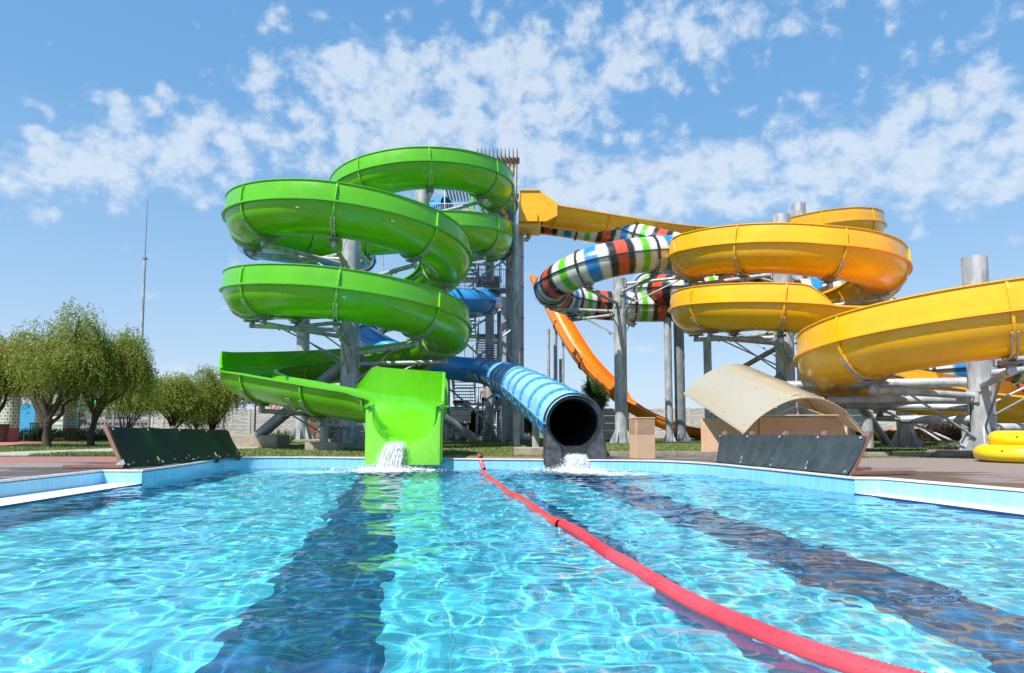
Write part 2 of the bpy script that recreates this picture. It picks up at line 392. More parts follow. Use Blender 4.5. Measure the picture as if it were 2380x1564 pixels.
for (bx_, by_, brx, bry, amp) in BLOBS:
    d_ = P(bx_, by_, 100)-Vector((0, 0, CZ)); a0 = math.atan2(d_.x, d_.y); e0 = math.asin(d_.z/d_.length); k_ = cos(a0)
    v1 = N(nt, 'ShaderNodeVectorMath', operation='SUBTRACT'); nt.links.new(ae.outputs[0], v1.inputs[0]); v1.inputs[1].default_value = (a0, e0, 0)
    v2 = N(nt, 'ShaderNodeVectorMath', operation='MULTIPLY'); nt.links.new(v1.outputs[0], v2.inputs[0]); v2.inputs[1].default_value = (FPX/brx/k_**.5, FPX/bry, 0)
    v3 = N(nt, 'ShaderNodeVectorMath', operation='DOT_PRODUCT'); nt.links.new(v2.outputs[0], v3.inputs[0]); nt.links.new(v2.outputs[0], v3.inputs[1])
    e_ = math_(nt, 'MULTIPLY', math_(nt, 'EXPONENT', math_(nt, 'MULTIPLY', v3.outputs['Value'], -.9)), amp); cover = e_ if cover is None else math_(nt, 'ADD', cover, e_)
cover = math_(nt, 'MINIMUM', cover, .44)
big = noise(nt, cb.outputs[0], 2.2, 3, .5)
mid = noise(nt, cb.outputs[0], 8, 6, .56, .1)
fine = noise(nt, cb.outputs[0], 30, 5, .62, .1)
vor = N(nt, 'ShaderNodeTexVoronoi', Scale=12); vor.feature = 'SMOOTH_F1'; vor.inputs['Smoothness'].default_value = .7
warp = N(nt, 'ShaderNodeTexNoise', Scale=9, Detail=4); nt.links.new(cb.outputs[0], warp.inputs['Vector']); wv = N(nt, 'ShaderNodeVectorMath', operation='MULTIPLY_ADD'); nt.links.new(warp.outputs['Color'], wv.inputs[0]); wv.inputs[1].default_value = (.12, .12, 0); nt.links.new(cb.outputs[0], wv.inputs[2]); nt.links.new(wv.outputs[0], vor.inputs['Vector'])
val = math_(nt, 'MULTIPLY_ADD', mid, .85, math_(nt, 'MULTIPLY', fine, .30))
val = math_(nt, 'ADD', val, math_(nt, 'MULTIPLY', big, .25))
val = math_(nt, 'ADD', val, math_(nt, 'MULTIPLY', math_(nt, 'SUBTRACT', .42, vor.outputs['Distance']), .42))
val = math_(nt, 'ADD', val, cover)
mr = N(nt, 'ShaderNodeMapRange'); nt.links.new(val, mr.inputs[0]); mr.inputs[1].default_value = .82; mr.inputs[2].default_value = 1.20; mr.clamp = True; mr.interpolation_type = 'SMOOTHSTEP'
cm = math_(nt, 'MULTIPLY', mr.outputs[0], .72)
K = .118
sc = N(nt, 'ShaderNodeVectorMath', operation='SCALE'); sc.inputs[3].default_value = K; nt.links.new(sky.outputs[0], sc.inputs[0])
grad = ramp(nt, sp.outputs[2], [(0, (.33, .42, .53)), (.10, (.26, .37, .51)), (.24, (.175, .315, .49)), (.42, (.10, .25, .46)), (.62, (.075, .22, .43)), (1, (.05, .17, .38))])
skyc = mixc(nt, .8, sc.outputs[0], grad)
cc = mixc(nt, fine, (.40, .46, .53), (.54, .57, .61))
nt.links.new(mixc(nt, cm, skyc, cc), bg.inputs[0]); bg.inputs[1].default_value = 1.0
S.view_settings.view_transform = 'Standard'; S.view_settings.look = 'None'; S.view_settings.exposure = .78; S.view_settings.gamma = 1
cy = S.cycles; cy.use_denoising = True; cy.max_bounces = 8; cy.transparent_max_bounces = 12; cy.transmission_bounces = 6; cy.glossy_bounces = 4; cy.diffuse_bounces = 3
cy.caustics_reflective = False; cy.caustics_refractive = True; cy.sample_clamp_indirect = 4; cy.blur_glossy = .5
# ------------------------------------------------------------------ ground, deck, rim
def deck_material():
    m, nt, p = new_mat('deck')
    geo = N(nt, 'ShaderNodeNewGeometry'); pos = geo.outputs['Position']
    mp = N(nt, 'ShaderNodeMapping'); mp.inputs['Scale'].default_value = (.35, 1.6, 1); nt.links.new(pos, mp.inputs[0])
    sx = N(nt, 'ShaderNodeSeparateXYZ'); nt.links.new(pos, sx.inputs[0])
    wet = noise(nt, mp.outputs[0], 1.1, 5, .6)
    wood = mixc(nt, noise(nt, pos, 9, 5, .7), (.19, .15, .135), (.28, .235, .215))
    wetc = mixc(nt, noise(nt, pos, 7, 4), (.085, .055, .045), (.115, .075, .06))
    # wetter close to the water: distance from the pool axis
    near = N(nt, 'ShaderNodeMapRange'); nt.links.new(math_(nt, 'MAXIMUM', math_(nt, 'MULTIPLY_ADD', sx.outputs[0], -1, -7.2), math_(nt, 'SUBTRACT', math_(nt, 'MULTIPLY_ADD', sx.outputs[1], .27, sx.outputs[0]), 7.9)), near.inputs[0])
    near.inputs[1].default_value = 1.3; near.inputs[2].default_value = 4.4; near.inputs[3].default_value = .12; near.inputs[4].default_value = -.14
    wf = N(nt, 'ShaderNodeMapRange'); nt.links.new(math_(nt, 'ADD', wet, near.outputs[0]), wf.inputs[0]); wf.inputs[1].default_value = .53; wf.inputs[2].default_value = .57
    c = mixc(nt, wf.outputs[0], wood, wetc)
    # joints of the boards, along X
    fr = math_(nt, 'FRACT', math_(nt, 'DIVIDE', sx.outputs[1], .15)); ln = math_(nt, 'LESS_THAN', fr, .05)
    c = mixc(nt, ln, c, (.08, .05, .045))
    # red block paving further out
    rd = math_(nt, 'GREATER_THAN', math_(nt, 'ADD', math_(nt, 'MULTIPLY_ADD', sx.outputs[0], -.32, sx.outputs[1]), 0), 18.0)
    bk = N(nt, 'ShaderNodeTexBrick', Scale=4.5); nt.links.new(pos, bk.inputs[0]); bk.inputs[1].default_value = col4((.34, .15, .13)); bk.inputs[2].default_value = col4((.28, .12, .105)); bk.inputs[3].default_value = col4((.2, .12, .10)); bk.inputs['Mortar Size'].default_value = .02
    mid = math_(nt, 'LESS_THAN', math_(nt, 'ABSOLUTE', math_(nt, 'SUBTRACT', sx.outputs[0], -1.7)), 3.9)
    redm = math_(nt, 'MAXIMUM', rd, math_(nt, 'MULTIPLY', mid, math_(nt, 'GREATER_THAN', sx.outputs[1], 16)))
    c = mixc(nt, redm, c, bk.outputs[0])
    nt.links.new(c, p.inputs['Base Color'])
    rr = mixc(nt, math_(nt, 'MULTIPLY', wf.outputs[0], math_(nt, 'SUBTRACT', 1, redm)), (.8, .8, .8), (.38, .38, .38)); nt.links.new(rr, p.inputs['Roughness'])
    bump(nt, p, noise(nt, pos, 30, 4), .25, .01); MAT['deck'] = m
deck_material()
def grass_ground():
    m, nt, p = new_mat('grass_ground'); geo = N(nt, 'ShaderNodeNewGeometry')
    n1 = noise(nt, geo.outputs['Position'], .5, 5, .7); n2 = noise(nt, geo.outputs['Position'], 14, 4, .7)
    a = ramp(nt, n1, [(.3, (.075, .105, .022)), (.52, (.15, .17, .045)), (.68, (.26, .21, .085))])
    nt.links.new(mixc(nt, .5, a, ramp(nt, n2, [(.3, (.05, .07, .015)), (.7, (.24, .24, .09))])), p.inputs['Base Color'])
    p.inputs['Roughness'].default_value = 1; bump(nt, p, n2, .8, .04); MAT['grass_ground'] = m
    m, nt, p = new_mat('grass_blade'); oi = N(nt, 'ShaderNodeNewGeometry'); n1 = noise(nt, oi.outputs['Position'], .8, 4, .7); n2 = noise(nt, oi.outputs['Position'], 25, 2)
    a = ramp(nt, n1, [(.32, (.08, .14, .02)), (.52, (.16, .21, .045)), (.66, (.32, .28, .10))])
    nt.links.new(mixc(nt, n2, a, (.13, .2, .05)), p.inputs['Base Color']); p.inputs['Roughness'].default_value = .7; MAT['grass_blade'] = m
    m, nt, p = new_mat('path_green'); geo = N(nt, 'ShaderNodeNewGeometry')
    nt.links.new(ramp(nt, noise(nt, geo.outputs['Position'], 3, 5), [(.3, (.30, .31, .22)), (.7, (.38, .38, .29))]), p.inputs['Base Color']); p.inputs['Roughness'].default_value = .9; MAT['path_green'] = m
grass_ground()
def sheet(name, pts, z, mat):
    b = MB(); b.add([(x, y, z) for x, y in pts], [tuple(range(len(pts)))]); return struct(b.build(name, mat))
# ground: one sheet to the horizon with the hole of the pool left out
outer = [(-1500, -1500), (1500, -1500), (1500, 2500), (-1500, 2500)]
rim2 = RIMS
b = MB()
# ring between pool rim and a big frame, as fans
def ring(b, inner, z):
    import mathutils.geometry as mg
    polys = [[Vector((x, y, 0)) for x, y in outer], [Vector((x, y, 0)) for x, y in inner]]
    tris = mg.tessellate_polygon(polys); allp = outer+list(inner)
    b.add([(x, y, z) for x, y in allp], [tuple(t) for t in tris])
hole = [(x*1.02+(.06 if x > 0 else -.06), y+.08 if y > 10 else y) for x, y in RIMS]
ring(b, hole, -.012); gnd = b.build('ground', 'grass_ground'); struct(gnd)
# deck sheet round the pool
dk_out = [(-40, -40), (40, -40), (40, 16.7), (14.5, 16.9), (9.0, 17.2), (7.0, 17.6), (5.9, 18.0), (5.3, 18.2), (1.6, 18.1), (.4, 17.75), (-5.6, 18.25), (-5.75, 17.9), (-7.7, 17.9), (-8.5, 17.9), (-12.3, 17.9), (-16, 17.6), (-40, 17.6)]
import mathutils.geometry as mg
tri = mg.tessellate_polygon([[Vector((x, y, 0)) for x, y in dk_out], [Vector((x, y, 0)) for x, y in RIMS]])
allp = dk_out + RIMS; b = MB(); b.add([(x, y, 0) for x, y in allp], [tuple(t) for t in tri]); struct(b.build('deck', 'deck'))
# far area: paths
sheet('path', [G(-500, 1061.5), G(120, 1061), G(200, 1056), G(470, 1049), G(560, 1045), G(560, 1037), G(480, 1036.5), G(290, 1043), G(0, 1053), G(-300, 1060)] and [(p.x, p.y) for p in (G(-900, 1060), G(105, 1059.5), G(150, 1053.5), G(470, 1045), G(600, 1042), G(600, 1035), G(470, 1037), G(290, 1041), G(0, 1051), G(-400, 1057.5))], .004, 'path_green')
sheet('terrace', [(p.x, p.y) for p in (G(-700, 1034), G(0, 1038), G(60, 1030.5), G(110, 1027.5), G(260, 1025), G(330, 1024.2), G(330, 1022.5), G(-700, 1022.0))], .008, 'red_paving')
# rim coping, navy trim, tile walls, ledge
def offset(pts, d):
    out = []
    for i, p in enumerate(pts):
        a = Vector(pts[max(i-1, 0)]); c = Vector(pts[min(i+1, len(pts)-1)]); t = (c-a); t.normalize(); n = Vector((-t.y, t.x))
        out.append((p[0]+n.x*d, p[1]+n.y*d))
    return out
def strip_solid(b, pin, pout, z0, z1):
    n = len(pin); vs = []
    for i in range(n): vs += [(*pin[i], z0), (*pin[i], z1), (*pout[i], z1), (*pout[i], z0)]
    fs = []
    for i in range(n-1):
        for k in range(4): q = (k+1) % 4; fs.append((4*i+k, 4*i+4+k, 4*i+4+q, 4*i+q))
    fs += [(0, 1, 2, 3), (4*n-1, 4*n-2, 4*n-3, 4*n-4)]; b.add(vs, fs)
IN = offset(RIMS, -.012); OUTR = offset(RIMS, .055)
b = MB(); strip_solid(b, IN, OUTR, -.018, .014); cop = struct(b.build('pool_coping', 'coping_white'))
b = MB(); strip_solid(b, offset(RIMS, -.009), offset(RIMS, .03), -.036, -.0185); struct(b.build('pool_trim', 'navy_trim'))
struct(wall_strip(RIMS, WZ-.4, -.03, 'pool_tile_wall', 'pool_tile'))
# replace the plain band along the ledges with larger tiles, just proud of it
lw = [(-7.19, -6), (-7.19, 9.6), (-7.19, 12.09), (-6.5, 12.092)]
struct(wall_strip(lw, -.23, -.034, 'ledge_tile_wall', 'pool_tile_large'))
rw = [(5.12, 10.292), (5.49, 10.24), (6.19, 8.2), (6.89, 6), (7.59, 3), (8.19, -6)]
struct(wall_strip(rw, -.23, -.034, 'ledge_tile_wall', 'pool_tile_large'))
for inner, outer_ in (([(-6.1, -6), (-6.3, 5.2), (-6.4, 9), (-6.5, 12.1)], [(-7.2, -6), (-7.2, 5.2), (-7.2, 9), (-7.2, 12.1)]),
                      ([(5.12, 10.3), (5.75, 7.8), (6.5, 5), (7.1, -6)], [(5.5, 10.3), (6.35, 7.8), (7.15, 5), (8.2, -6)])):
    b = MB(); strip_solid(b, inner, outer_, FZ, -.228); struct(b.build('pool_ledge', 'shelf_white'))
    b = MB(); e2 = [(x*.998, y) for x, y in inner]; s = 1 if inner[0][0] < 0 else -1
    strip_solid(b, [(x+s*.014, y) for x, y in inner], [(x-s*.012, y) for x, y in inner], -.262, -.2255); struct(b.build('ledge_trim', 'navy_trim'))
# grass blades, near strips denser
def grass(name, area, n, hmin, hmax, seed, avoid=()):
    g = np.random.default_rng(seed); x0, x1, y0, y1 = area
    P_ = []
    while sum(len(p) for p in P_) < n:
        x = g.uniform(x0, x1, n); y = y0+(y1-y0)*g.random(n)**1.5
        k = ~inside(x, y, dk_out)
        for a in avoid: k &= ~inside(x, y, a)
        P_.append(np.stack([x[k], y[k]], 1))
    p = np.concatenate(P_)[:n]; h = g.uniform(hmin, hmax, n); an = g.random(n)*2*pi; wd = .006+.00042*p[:, 1]
    ca, sa = np.cos(an)*wd, np.sin(an)*wd; lx, ly = g.normal(0, .35, n)*h, g.normal(0, .35, n)*h
    V = np.zeros((n, 3, 3)); V[:, 0] = np.stack([p[:, 0]-ca, p[:, 1]-sa, np.full(n, -.012)], 1); V[:, 1] = np.stack([p[:, 0]+ca, p[:, 1]+sa, np.full(n, -.012)], 1); V[:, 2] = np.stack([p[:, 0]+lx, p[:, 1]+ly, h-.01], 1)
    me = bpy.data.meshes.new(name); me.vertices.add(3*n); me.vertices.foreach_set('co', V.astype(np.float32).ravel()); me.loops.add(3*n); me.loops.foreach_set('vertex_index', np.arange(3*n, dtype=np.int32))
    me.polygons.add(n); me.polygons.foreach_set('loop_start', np.arange(0, 3*n, 3, dtype=np.int32)); me.polygons.foreach_set('loop_total', np.full(n, 3, np.int32)); me.update(); me.materials.append(MAT['grass_blade'])
    o = bpy.data.objects.new(name, me); C.objects.link(o); return tag(o, 'short dry lawn grass growing behind the pool deck', 'grass', kind='stuff')
PATHP = [(p.x, p.y) for p in (G(-900, 1060), G(105, 1059.5), G(150, 1053.5), G(470, 1045), G(600, 1042), G(600, 1035), G(470, 1037), G(290, 1041), G(0, 1051), G(-400, 1057.5))]
TERR = [(p.x, p.y) for p in (G(-700, 1034), G(0, 1038), G(60, 1030.5), G(110, 1027.5), G(260, 1025), G(330, 1024.2), G(330, 1022.5), G(-700, 1022.0))]
grass('lawn_grass', (-22, 24, 17.2, 44), 150000, .02, .055, 3, (PATHP, TERR))
b = grass('lawn_edge_grass', (-12.6, -7.6, 17.85, 19.6), 9000, .05, .13, 4, (PATHP,)); tag(b, 'tufty taller grass strip between the path and the left deck')
# perimeter wall of textured concrete panels
def panel_wall_mat():
    m, nt, p = new_mat('panel_wall'); v = coords(nt, 'Object', (1, 1, 3.2))
    n = noise(nt, v, 2.2, 6, .65, .8); nt.links.new(ramp(nt, n, [(.3, (.56, .54, .51)), (.7, (.42, .40, .38))]), p.inputs['Base Color']); p.inputs['Roughness'].default_value = .95
    bump(nt, p, n, .9, .12); MAT['panel_wall'] = m
    simple('post_concrete', (.55, .53, .5), (.47, .45, .43), .9, scale=3)
panel_wall_mat()
def panel_fence(a, c, n, label, h=2.0, group='concrete panel walls'):
    a = Vector(a); c = Vector(c); t = thing('panel_wall', label, 'wall', a, group)
    dirv = (c-a); L = dirv.length; dirv.normalize(); ang = math.atan2(dirv.y, dirv.x); st = L/n
    pan = MB()
    for i in range(n):
        for k in range(4):
            m = a + dirv*(st*(i+.5)); pan.box((m.x, m.y, h/4*(k+.5)), (st-.12, .06, h/4-.02), ang)
    pan.build('panel', 'panel_wall', t, bevel=.012)
    for i in range(n+1):
        m = a+dirv*(st*i); q = MB(); q.box((m.x, m.y, h/2+.02), (.14, .14, h+.04), ang); q.build('post', 'post_concrete', t)
Yb = 46
panel_fence((P(455, 995, 47).x, 47, 0), (P(1128, 995, 48).x, 48, 0), 11, 'pale grey textured concrete wall behind the green slide')
panel_fence((P(1560, 995, 49).x-9, 50, 0), (P(2520, 995, 46).x, 46, 0), 21, 'pale textured concrete wall behind the yellow slide and canopy', h=2.15)
# ------------------------------------------------------------------ slide flumes
def arc(cx, cy, r, a0, a1, z0, z1, step=12, zs=None):
    n = max(2, int(abs(a1-a0)/step)); out = []
    for i in range(n+1):
        t = i/n; a = R(a0+(a1-a0)*t); out.append((cx+r*cos(a), cy+r*sin(a), z0+(z1-z0)*t))
    return out
def resample(ctrl, step=.25, sm=True):
    pts = smooth_pts(ctrl, 6) if sm else ctrl
    v = np.array(pts); d = np.r_[0, np.cumsum(np.linalg.norm(np.diff(v, axis=0), axis=1))]
    keep = np.r_[True, np.diff(d) > 1e-6]; v = v[keep]; d = d[keep]
    n = int(d[-1]/step); s = np.linspace(0, d[-1], n+1)
    return np.stack([np.interp(s, d, v[:, k]) for k in range(3)], 1), s
def frames(p):
    t = np.gradient(p, axis=0); t /= np.linalg.norm(t, axis=1)[:, None]
    nn = np.stack([t[:, 1], -t[:, 0], np.zeros(len(t))], 1); nn /= np.linalg.norm(nn, axis=1)[:, None]   # right-hand side of travel
    u = np.cross(nn, t); return t, nn, u
def sweep(b, p, nn, u, prof_fn, closed=True, mi=0, s=None, capped=True):
    """prof_fn(i) -> list of (lateral, up) coordinates; same count for every i"""
    o = len(b.v); n = len(p); k = None
    for i in range(n):
        pr = prof_fn(i); k = len(pr)
        for j, (a, c) in enumerate(pr):
            b.v.append(tuple(p[i]+nn[i]*a+u[i]*c))
            if b.uv is not None: b.uv.append((s[i] if s is not None else i, j/k))
    for i in range(n-1):
        for j in range(k if closed else k-1):
            q = (j+1) % k; b.f.append((o+i*k+j, o+i*k+q, o+(i+1)*k+q, o+(i+1)*k+j)); b.m.append(mi)
    if closed and capped:
        b.f.append(tuple(o+j for j in range(k))[::-1]); b.m.append(mi); b.f.append(tuple(o+(n-1)*k+j for j in range(k))); b.m.append(mi)
def half_prof(r, lipL, lipR, th=.035, n=18):
    """closed half-pipe section with lips on both sides (lateral + is right)"""
    out = []
    out.append((lipR+r, -.06)); 
    for j in range(n+1):
        a = -pi*j/n; out.append(((r+th)*cos(a), (r+th)*sin(a)-.06*0 - (.06 if j in (0, n) else 0)))
    out.append((-(lipL+r), -.06)); out.append((-(lipL+r), 0.0)); out.append((-r, 0.0))
    for j in range(1, n):
        a = -pi+pi*j/n; out.append((r*cos(a), r*sin(a)))
    out.append((r, 0.0)); out.append((r+lipR, 0.0)); return out
def idx_at(s, x): return int(np.argmin(abs(s-x)))
def flume(root, ctrl, r, mat, wall, wall_mat, rib_mat, rib_every=2.9, s_range=None, wall_h=.66, lip=.15, name='flume', rib_off=.0, wall_name='side_wall', ribs=True, clamps=None, strap=True, rib_h=.07):
    """half-pipe along ctrl; wall = [(s0, s1, side)] as fractions of the length where a side wall stands (side +1 right, -1 left)"""
    p, s = resample(ctrl, .2); t, nn, u = frames(p); L = s[-1]
    b = MB(); sweep(b, p, nn, u, lambda i: half_prof(r, lip, lip)); b.build(name, mat, root, auto=35)
    for wt in wall:
        f0, f1, side = wt[:3]; wh_ = wt[3] if len(wt) > 3 else wall_h
        i0, i1 = idx_at(s, f0*L), idx_at(s, f1*L); m = i1-i0
        def hh(i):
            e = min(i-0, m-i)*.2; return wh_*min(1, (.12+e/.75)) if e < .66 else wh_
        def pr(i):
            h = hh(i); x0 = side*(r+.015); th = side*.03
            pts = [(x0, .002), (x0-side*.0, h*.5), (x0-side*.05, h), (x0+side*.07-side*.05, h), (x0+side*.07-side*.05, h-.03), (x0+th-side*.05, h-.03), (x0+th, h*.5), (x0+th, .002)]
            return pts if side > 0 else pts[::-1]
        b = MB(); sweep(b, p[i0:i1+1], nn[i0:i1+1], u[i0:i1+1], pr); b.build(wall_name, wall_mat, root, auto=40)
    st = []
    if ribs:
        x = rib_off+.02
        while x < L-.05:
            i = idx_at(s, x); st.append(i); x += rib_every
        for i in st:
            wl_side = 0; wh = 0
            for wt in wall:
                f0, f1, side = wt[:3]
                if f0*L+.2 < s[i] < f1*L-.2: wl_side = side; wh = wt[3] if len(wt) > 3 else wall_h
            bb = MB(); pp, qn, qu, qt = Vector(p[i]), Vector(nn[i]), Vector(u[i]), Vector(t[i])
            n = 22; prof = []
            for j in range(n+1):
                a = -pi*j/n; prof.append(((r+.03)*cos(a), (r+.03)*sin(a), (r+.03+rib_h)*cos(a), (r+.03+rib_h)*sin(a)))
            prof[0] = (r+.03, -.06, r+.03+rib_h, -.06); prof[-1] = (-(r+.03), -.06, -(r+.03+rib_h), -.06)
            vs = []
            for dx in (-.03, .03):
                for (a, c, a2, c2) in prof: vs += [pp+qt*dx+qn*a+qu*c, pp+qt*dx+qn*a2+qu*c2]
            k = 2*(n+1); fs = []
            for j in range(n):
                q = 2*j; fs += [(q, q+1, q+3, q+2), (k+q, k+q+2, k+q+3, k+q+1), (q+1, k+q+1, k+q+3, q+3)]
            bb.add(vs, fs)
            if wl_side:
                a0 = wl_side*(r+.045); a1 = wl_side*(r+.045+.085)
                vs = [pp+qt*dx+qn*a+qu*c for dx in (-.028, .028) for (a, c) in ((a0, .01), (a1, .01), (a1-wl_side*.02, wh*.7), (a0-wl_side*.03, wh-.04))]
                bb.add(vs, [(0, 1, 2, 3), (7, 6, 5, 4), (0, 4, 5, 1), (1, 5, 6, 2), (2, 6, 7, 3), (3, 7, 4, 0)])
            # bolts: small studs on both sides of the rib
            bo = bb
            for j in range(2, n-1, 2):
                a = -pi*j/n+.07
                for dx in (-.034, .034):
                    c = pp+qt*dx+qn*((r+.068)*cos(a))+qu*((r+.068)*sin(a)); bo.tube(c, c+qt*(dx*.5), .013, n=6, mi=1)
            bb.build('joint_rib', [rib_mat, 'bolt_steel'], root)
    return p, s, t, nn, u, st
STRAPN = [0]
def support(root, col, p, t, nn, u, r, drop=.16, arm_r=.085, brace=True, straps=True, strap_root=None):
    """steel cradle under a flume at p and a pipe arm that carries it from a column (cx,cy,radius)"""
    pp, qt, qn, qu = Vector(p), Vector(t), Vector(nn), Vector(u)
    if straps:
        b = MB(); ang = [R(a) for a in range(-152, -27, 8)]
        for dx in (-.055, .055):
            pts = [pp+qt*dx+qn*((r+.13)*cos(a))+qu*((r+.13)*sin(a)) for a in ang]; b.poly(pts, .022, 6)
        b.build('cradle_strap', 'galvanised', root, auto=40)
    low = pp-qu*(r+.14)
    b = MB(); b.box(low+Vector((0, 0, -.03)), (.62, .34, .03), math.atan2(qt.y, qt.x)+pi/2)
    b.tube(low+Vector((0, 0, -.05)), low+Vector((0, 0, -drop-.12)), .1, n=12)
    for sx in (-.2, .2): b.tube(low+qn*sx+Vector((0, 0, -.03)), low+qn*sx*1.5+Vector((0, 0, .08)), .025, n=6)
    b.build('saddle_plate', 'galvanised_dark', root, auto=40)
    e = low+Vector((0, 0, -drop-.05)); c = Vector((col[0], col[1], e.z-.12)); d = (c-e); d.z = 0
    if d.length < .2: return
    d.normalize(); c2 = Vector((col[0], col[1], e.z-.12))-d*(col[2]*.96)
    b = MB(); b.tube(e-d*.1, c2, arm_r, n=14); b.box(c2+d*.02-d*.05, (.05, .34, .34), math.atan2(d.y, d.x)); b.build('support_arm', 'galvanised', root, auto=40)
    if brace:
        side = 1 if STRAPN[0] % 2 else -1; STRAPN[0] += 1
        m = e.lerp(c2, .3); top = Vector((col[0], col[1], e.z-1.25))-d*col[2]*.96
        b = MB(); b.tube(m, top, .032, n=8); b.tube(m-Vector((0, 0, .0)), m-Vector((0, 0, .12)), .05, n=8); b.build('brace_rod', 'galvanised', root, auto=40)
def column(px, Y, r, ztop, zb, label, plinth=True, gusset=True, taper=1.0, group='steel columns of the slides', X=None, mat='galvanised', wires=False, open_top=False):
    x = P(px, 900, Y).x if X is None else X
    t = thing('support_column', label, 'column', (x, Y, zb), group)
    b = MB(); b.tube((x, Y, zb), (x, Y, ztop), r, r*taper, n=28, caps=not open_top)
    if open_top: b.tube((x, Y, ztop-.6), (x, Y, ztop), r-.015, r-.015, n=28, caps=False)
    b.build('shaft', mat, t, auto=40)
    # spiral weld seam
    if r > .2:
        q = MB(); pts = []; h = zb+.1
        while h < ztop: pts.append((x+(r+.002)*cos(h*1.3), Y+(r+.002)*sin(h*1.3), h)); h += .12
        q.poly(pts, .009, 4); q.build('weld_seam', 'galvanised_dark', t)
    if gusset:
        hg = min(r*2.2, .75); fl = .3 if r > .25 else .16
        for k in range(8):
            q = MB(); a = 2*pi*k/8+.2; ca, sa = cos(a), sin(a); n_ = Vector((-sa, ca, 0))*.012
            P0 = [Vector((x+ca*(r-.01), Y+sa*(r-.01), zb+.02)), Vector((x+ca*(r+fl), Y+sa*(r+fl), zb+.02)), Vector((x+ca*(r+fl-.02), Y+sa*(r+fl-.02), zb+.1)), Vector((x+ca*(r-.01), Y+sa*(r-.01), zb+hg))]
            q.add([v+n_ for v in P0]+[v-n_ for v in P0], [(0, 1, 2, 3), (7, 6, 5, 4), (0, 4, 5, 1), (1, 5, 6, 2), (2, 6, 7, 3), (3, 7, 4, 0)])
            q.build('gusset', mat, t)
        q = MB(); q.box((x, Y, zb+.01), (2*r+2*fl+.06, 2*r+2*fl+.06, .025)); q.build('base_plate', 'galvanised_dark', t)
    return t, (x, Y, r)
def plinth(x, y, sx, sy, h, label, rz=0):
    b = MB(); b.box((x, y, h/2-.03), (sx, sy, h+.06), rz); o = b.build('concrete_plinth', 'concrete', bevel=.015); return tag(o, label, 'plinth', 'concrete plinths under the columns')

# ---- green slide ----------------------------------------------------------
C1 = (-4.72, 35.0); C2 = (-6.45, 27.0); RC = 3.78
def zf(py, Y): return P(1190, py, Y).z
GR = thing('water_slide', 'bright green open flume slide spiralling down from the tower to the pool', 'water slide', (C2[0], C2[1], 0))
z_u = [zf(436, 35.0), zf(390, 31.1), 0, 0, zf(552, 35.0), zf(538, 31.1)]   # right, front, left, back, right, front
z_u[2] = z_u[1]-.55; z_u[3] = (z_u[2]+z_u[4])/2
Z1 = [zf(485, 25.0), zf(458, 22.1), zf(600, 27.3)]; Z2 = [zf(660, 25.0), zf(659, 22.1), zf(763, 27.3)]; Z3 = zf(846, 25.0)
ctrl = [(-.85, 40.2, z_u[0]+.45), (-.7, 38.6, z_u[0]+.3)]
ctrl += arc(*C1, RC, 12, -90, z_u[0]+.1, z_u[1], 15) + arc(*C1, RC, -105, -180, z_u[1]-.1, z_u[2], 15) + arc(*C1, RC, -195, -270, z_u[2]-.12, z_u[3], 15) + arc(*C1, RC, -285, -360, z_u[3]-.12, z_u[4], 15) + arc(*C1, RC, -375, -438, z_u[4]-.12, z_u[5]+.1, 15)
ctrl += [(-6.2, 31.0, z_u[5]-.15), (-8.0, 30.4, z_u[5]-.45)]
ctrl += [(-9.4, 29.3, Z1[0]+.28)]
def turns(c, rc, a0, zs, step=15):
    out = []; k = len(zs)-1
    for i in range(k):
        seg = arc(c[0], c[1], rc, a0+90*i, a0+90*(i+1), zs[i], zs[i+1], step); out += seg if i == k-1 else seg[:-1]
    return out
zb1 = (Z1[2]+Z2[0])/2; zb2 = (Z2[2]+Z3)/2
ctrl += turns(C2, RC, 180, [Z1[0], Z1[1], Z1[2], zb1, Z2[0], Z2[1], Z2[2], zb2, Z3])
i_exit = len(ctrl)
ctrl += arc(*C2, RC, 195, 240, Z3-.1, zf(875, 24)+.0, 15)
ctrl += [(-6.9, 22.75, 2.28), (-5.4, 21.9, 2.0), (-4.1, 21.2, 1.78), (-3.15, 20.0, 1.58), (-2.8, 18.6, 1.42), (-2.72, 17.6, 1.32)]
p, s = resample(ctrl, .2); L = s[-1]
def frac_near(pt, after=0):
    d = np.linalg.norm(p-np.array(pt), axis=1); d[:int(after*len(p))] = 1e9; return float(s[int(np.argmin(d))]/L)
fs = frac_near(ctrl[4]); f_s1 = frac_near((-6.2, 31.0, z_u[5]-.15)); f_l1 = frac_near((-9.4, 29.3, Z1[0]+.28))
f_w2 = frac_near(ctrl[i_exit+1]); f_x = frac_near((-5.3, 21.87, 1.98)); 
# upper helix turns clockwise: outer side is on the left; lower helix anticlockwise: outer side is on the right
flm = flume(GR, ctrl, .93, 'green_gelcoat', [(.02, f_s1+.012, -1), (f_s1+.016, f_w2, 1), (f_x-.004, 1, -1, .85)], 'green_gelcoat', 'green_bright', rib_every=3.0, rib_off=1.3)
gp, gs, gt, gn, gu, gst = flm
print('green stations', len(gst), 'L', L)
MAT['green_wall'] = MAT['green_gelcoat']
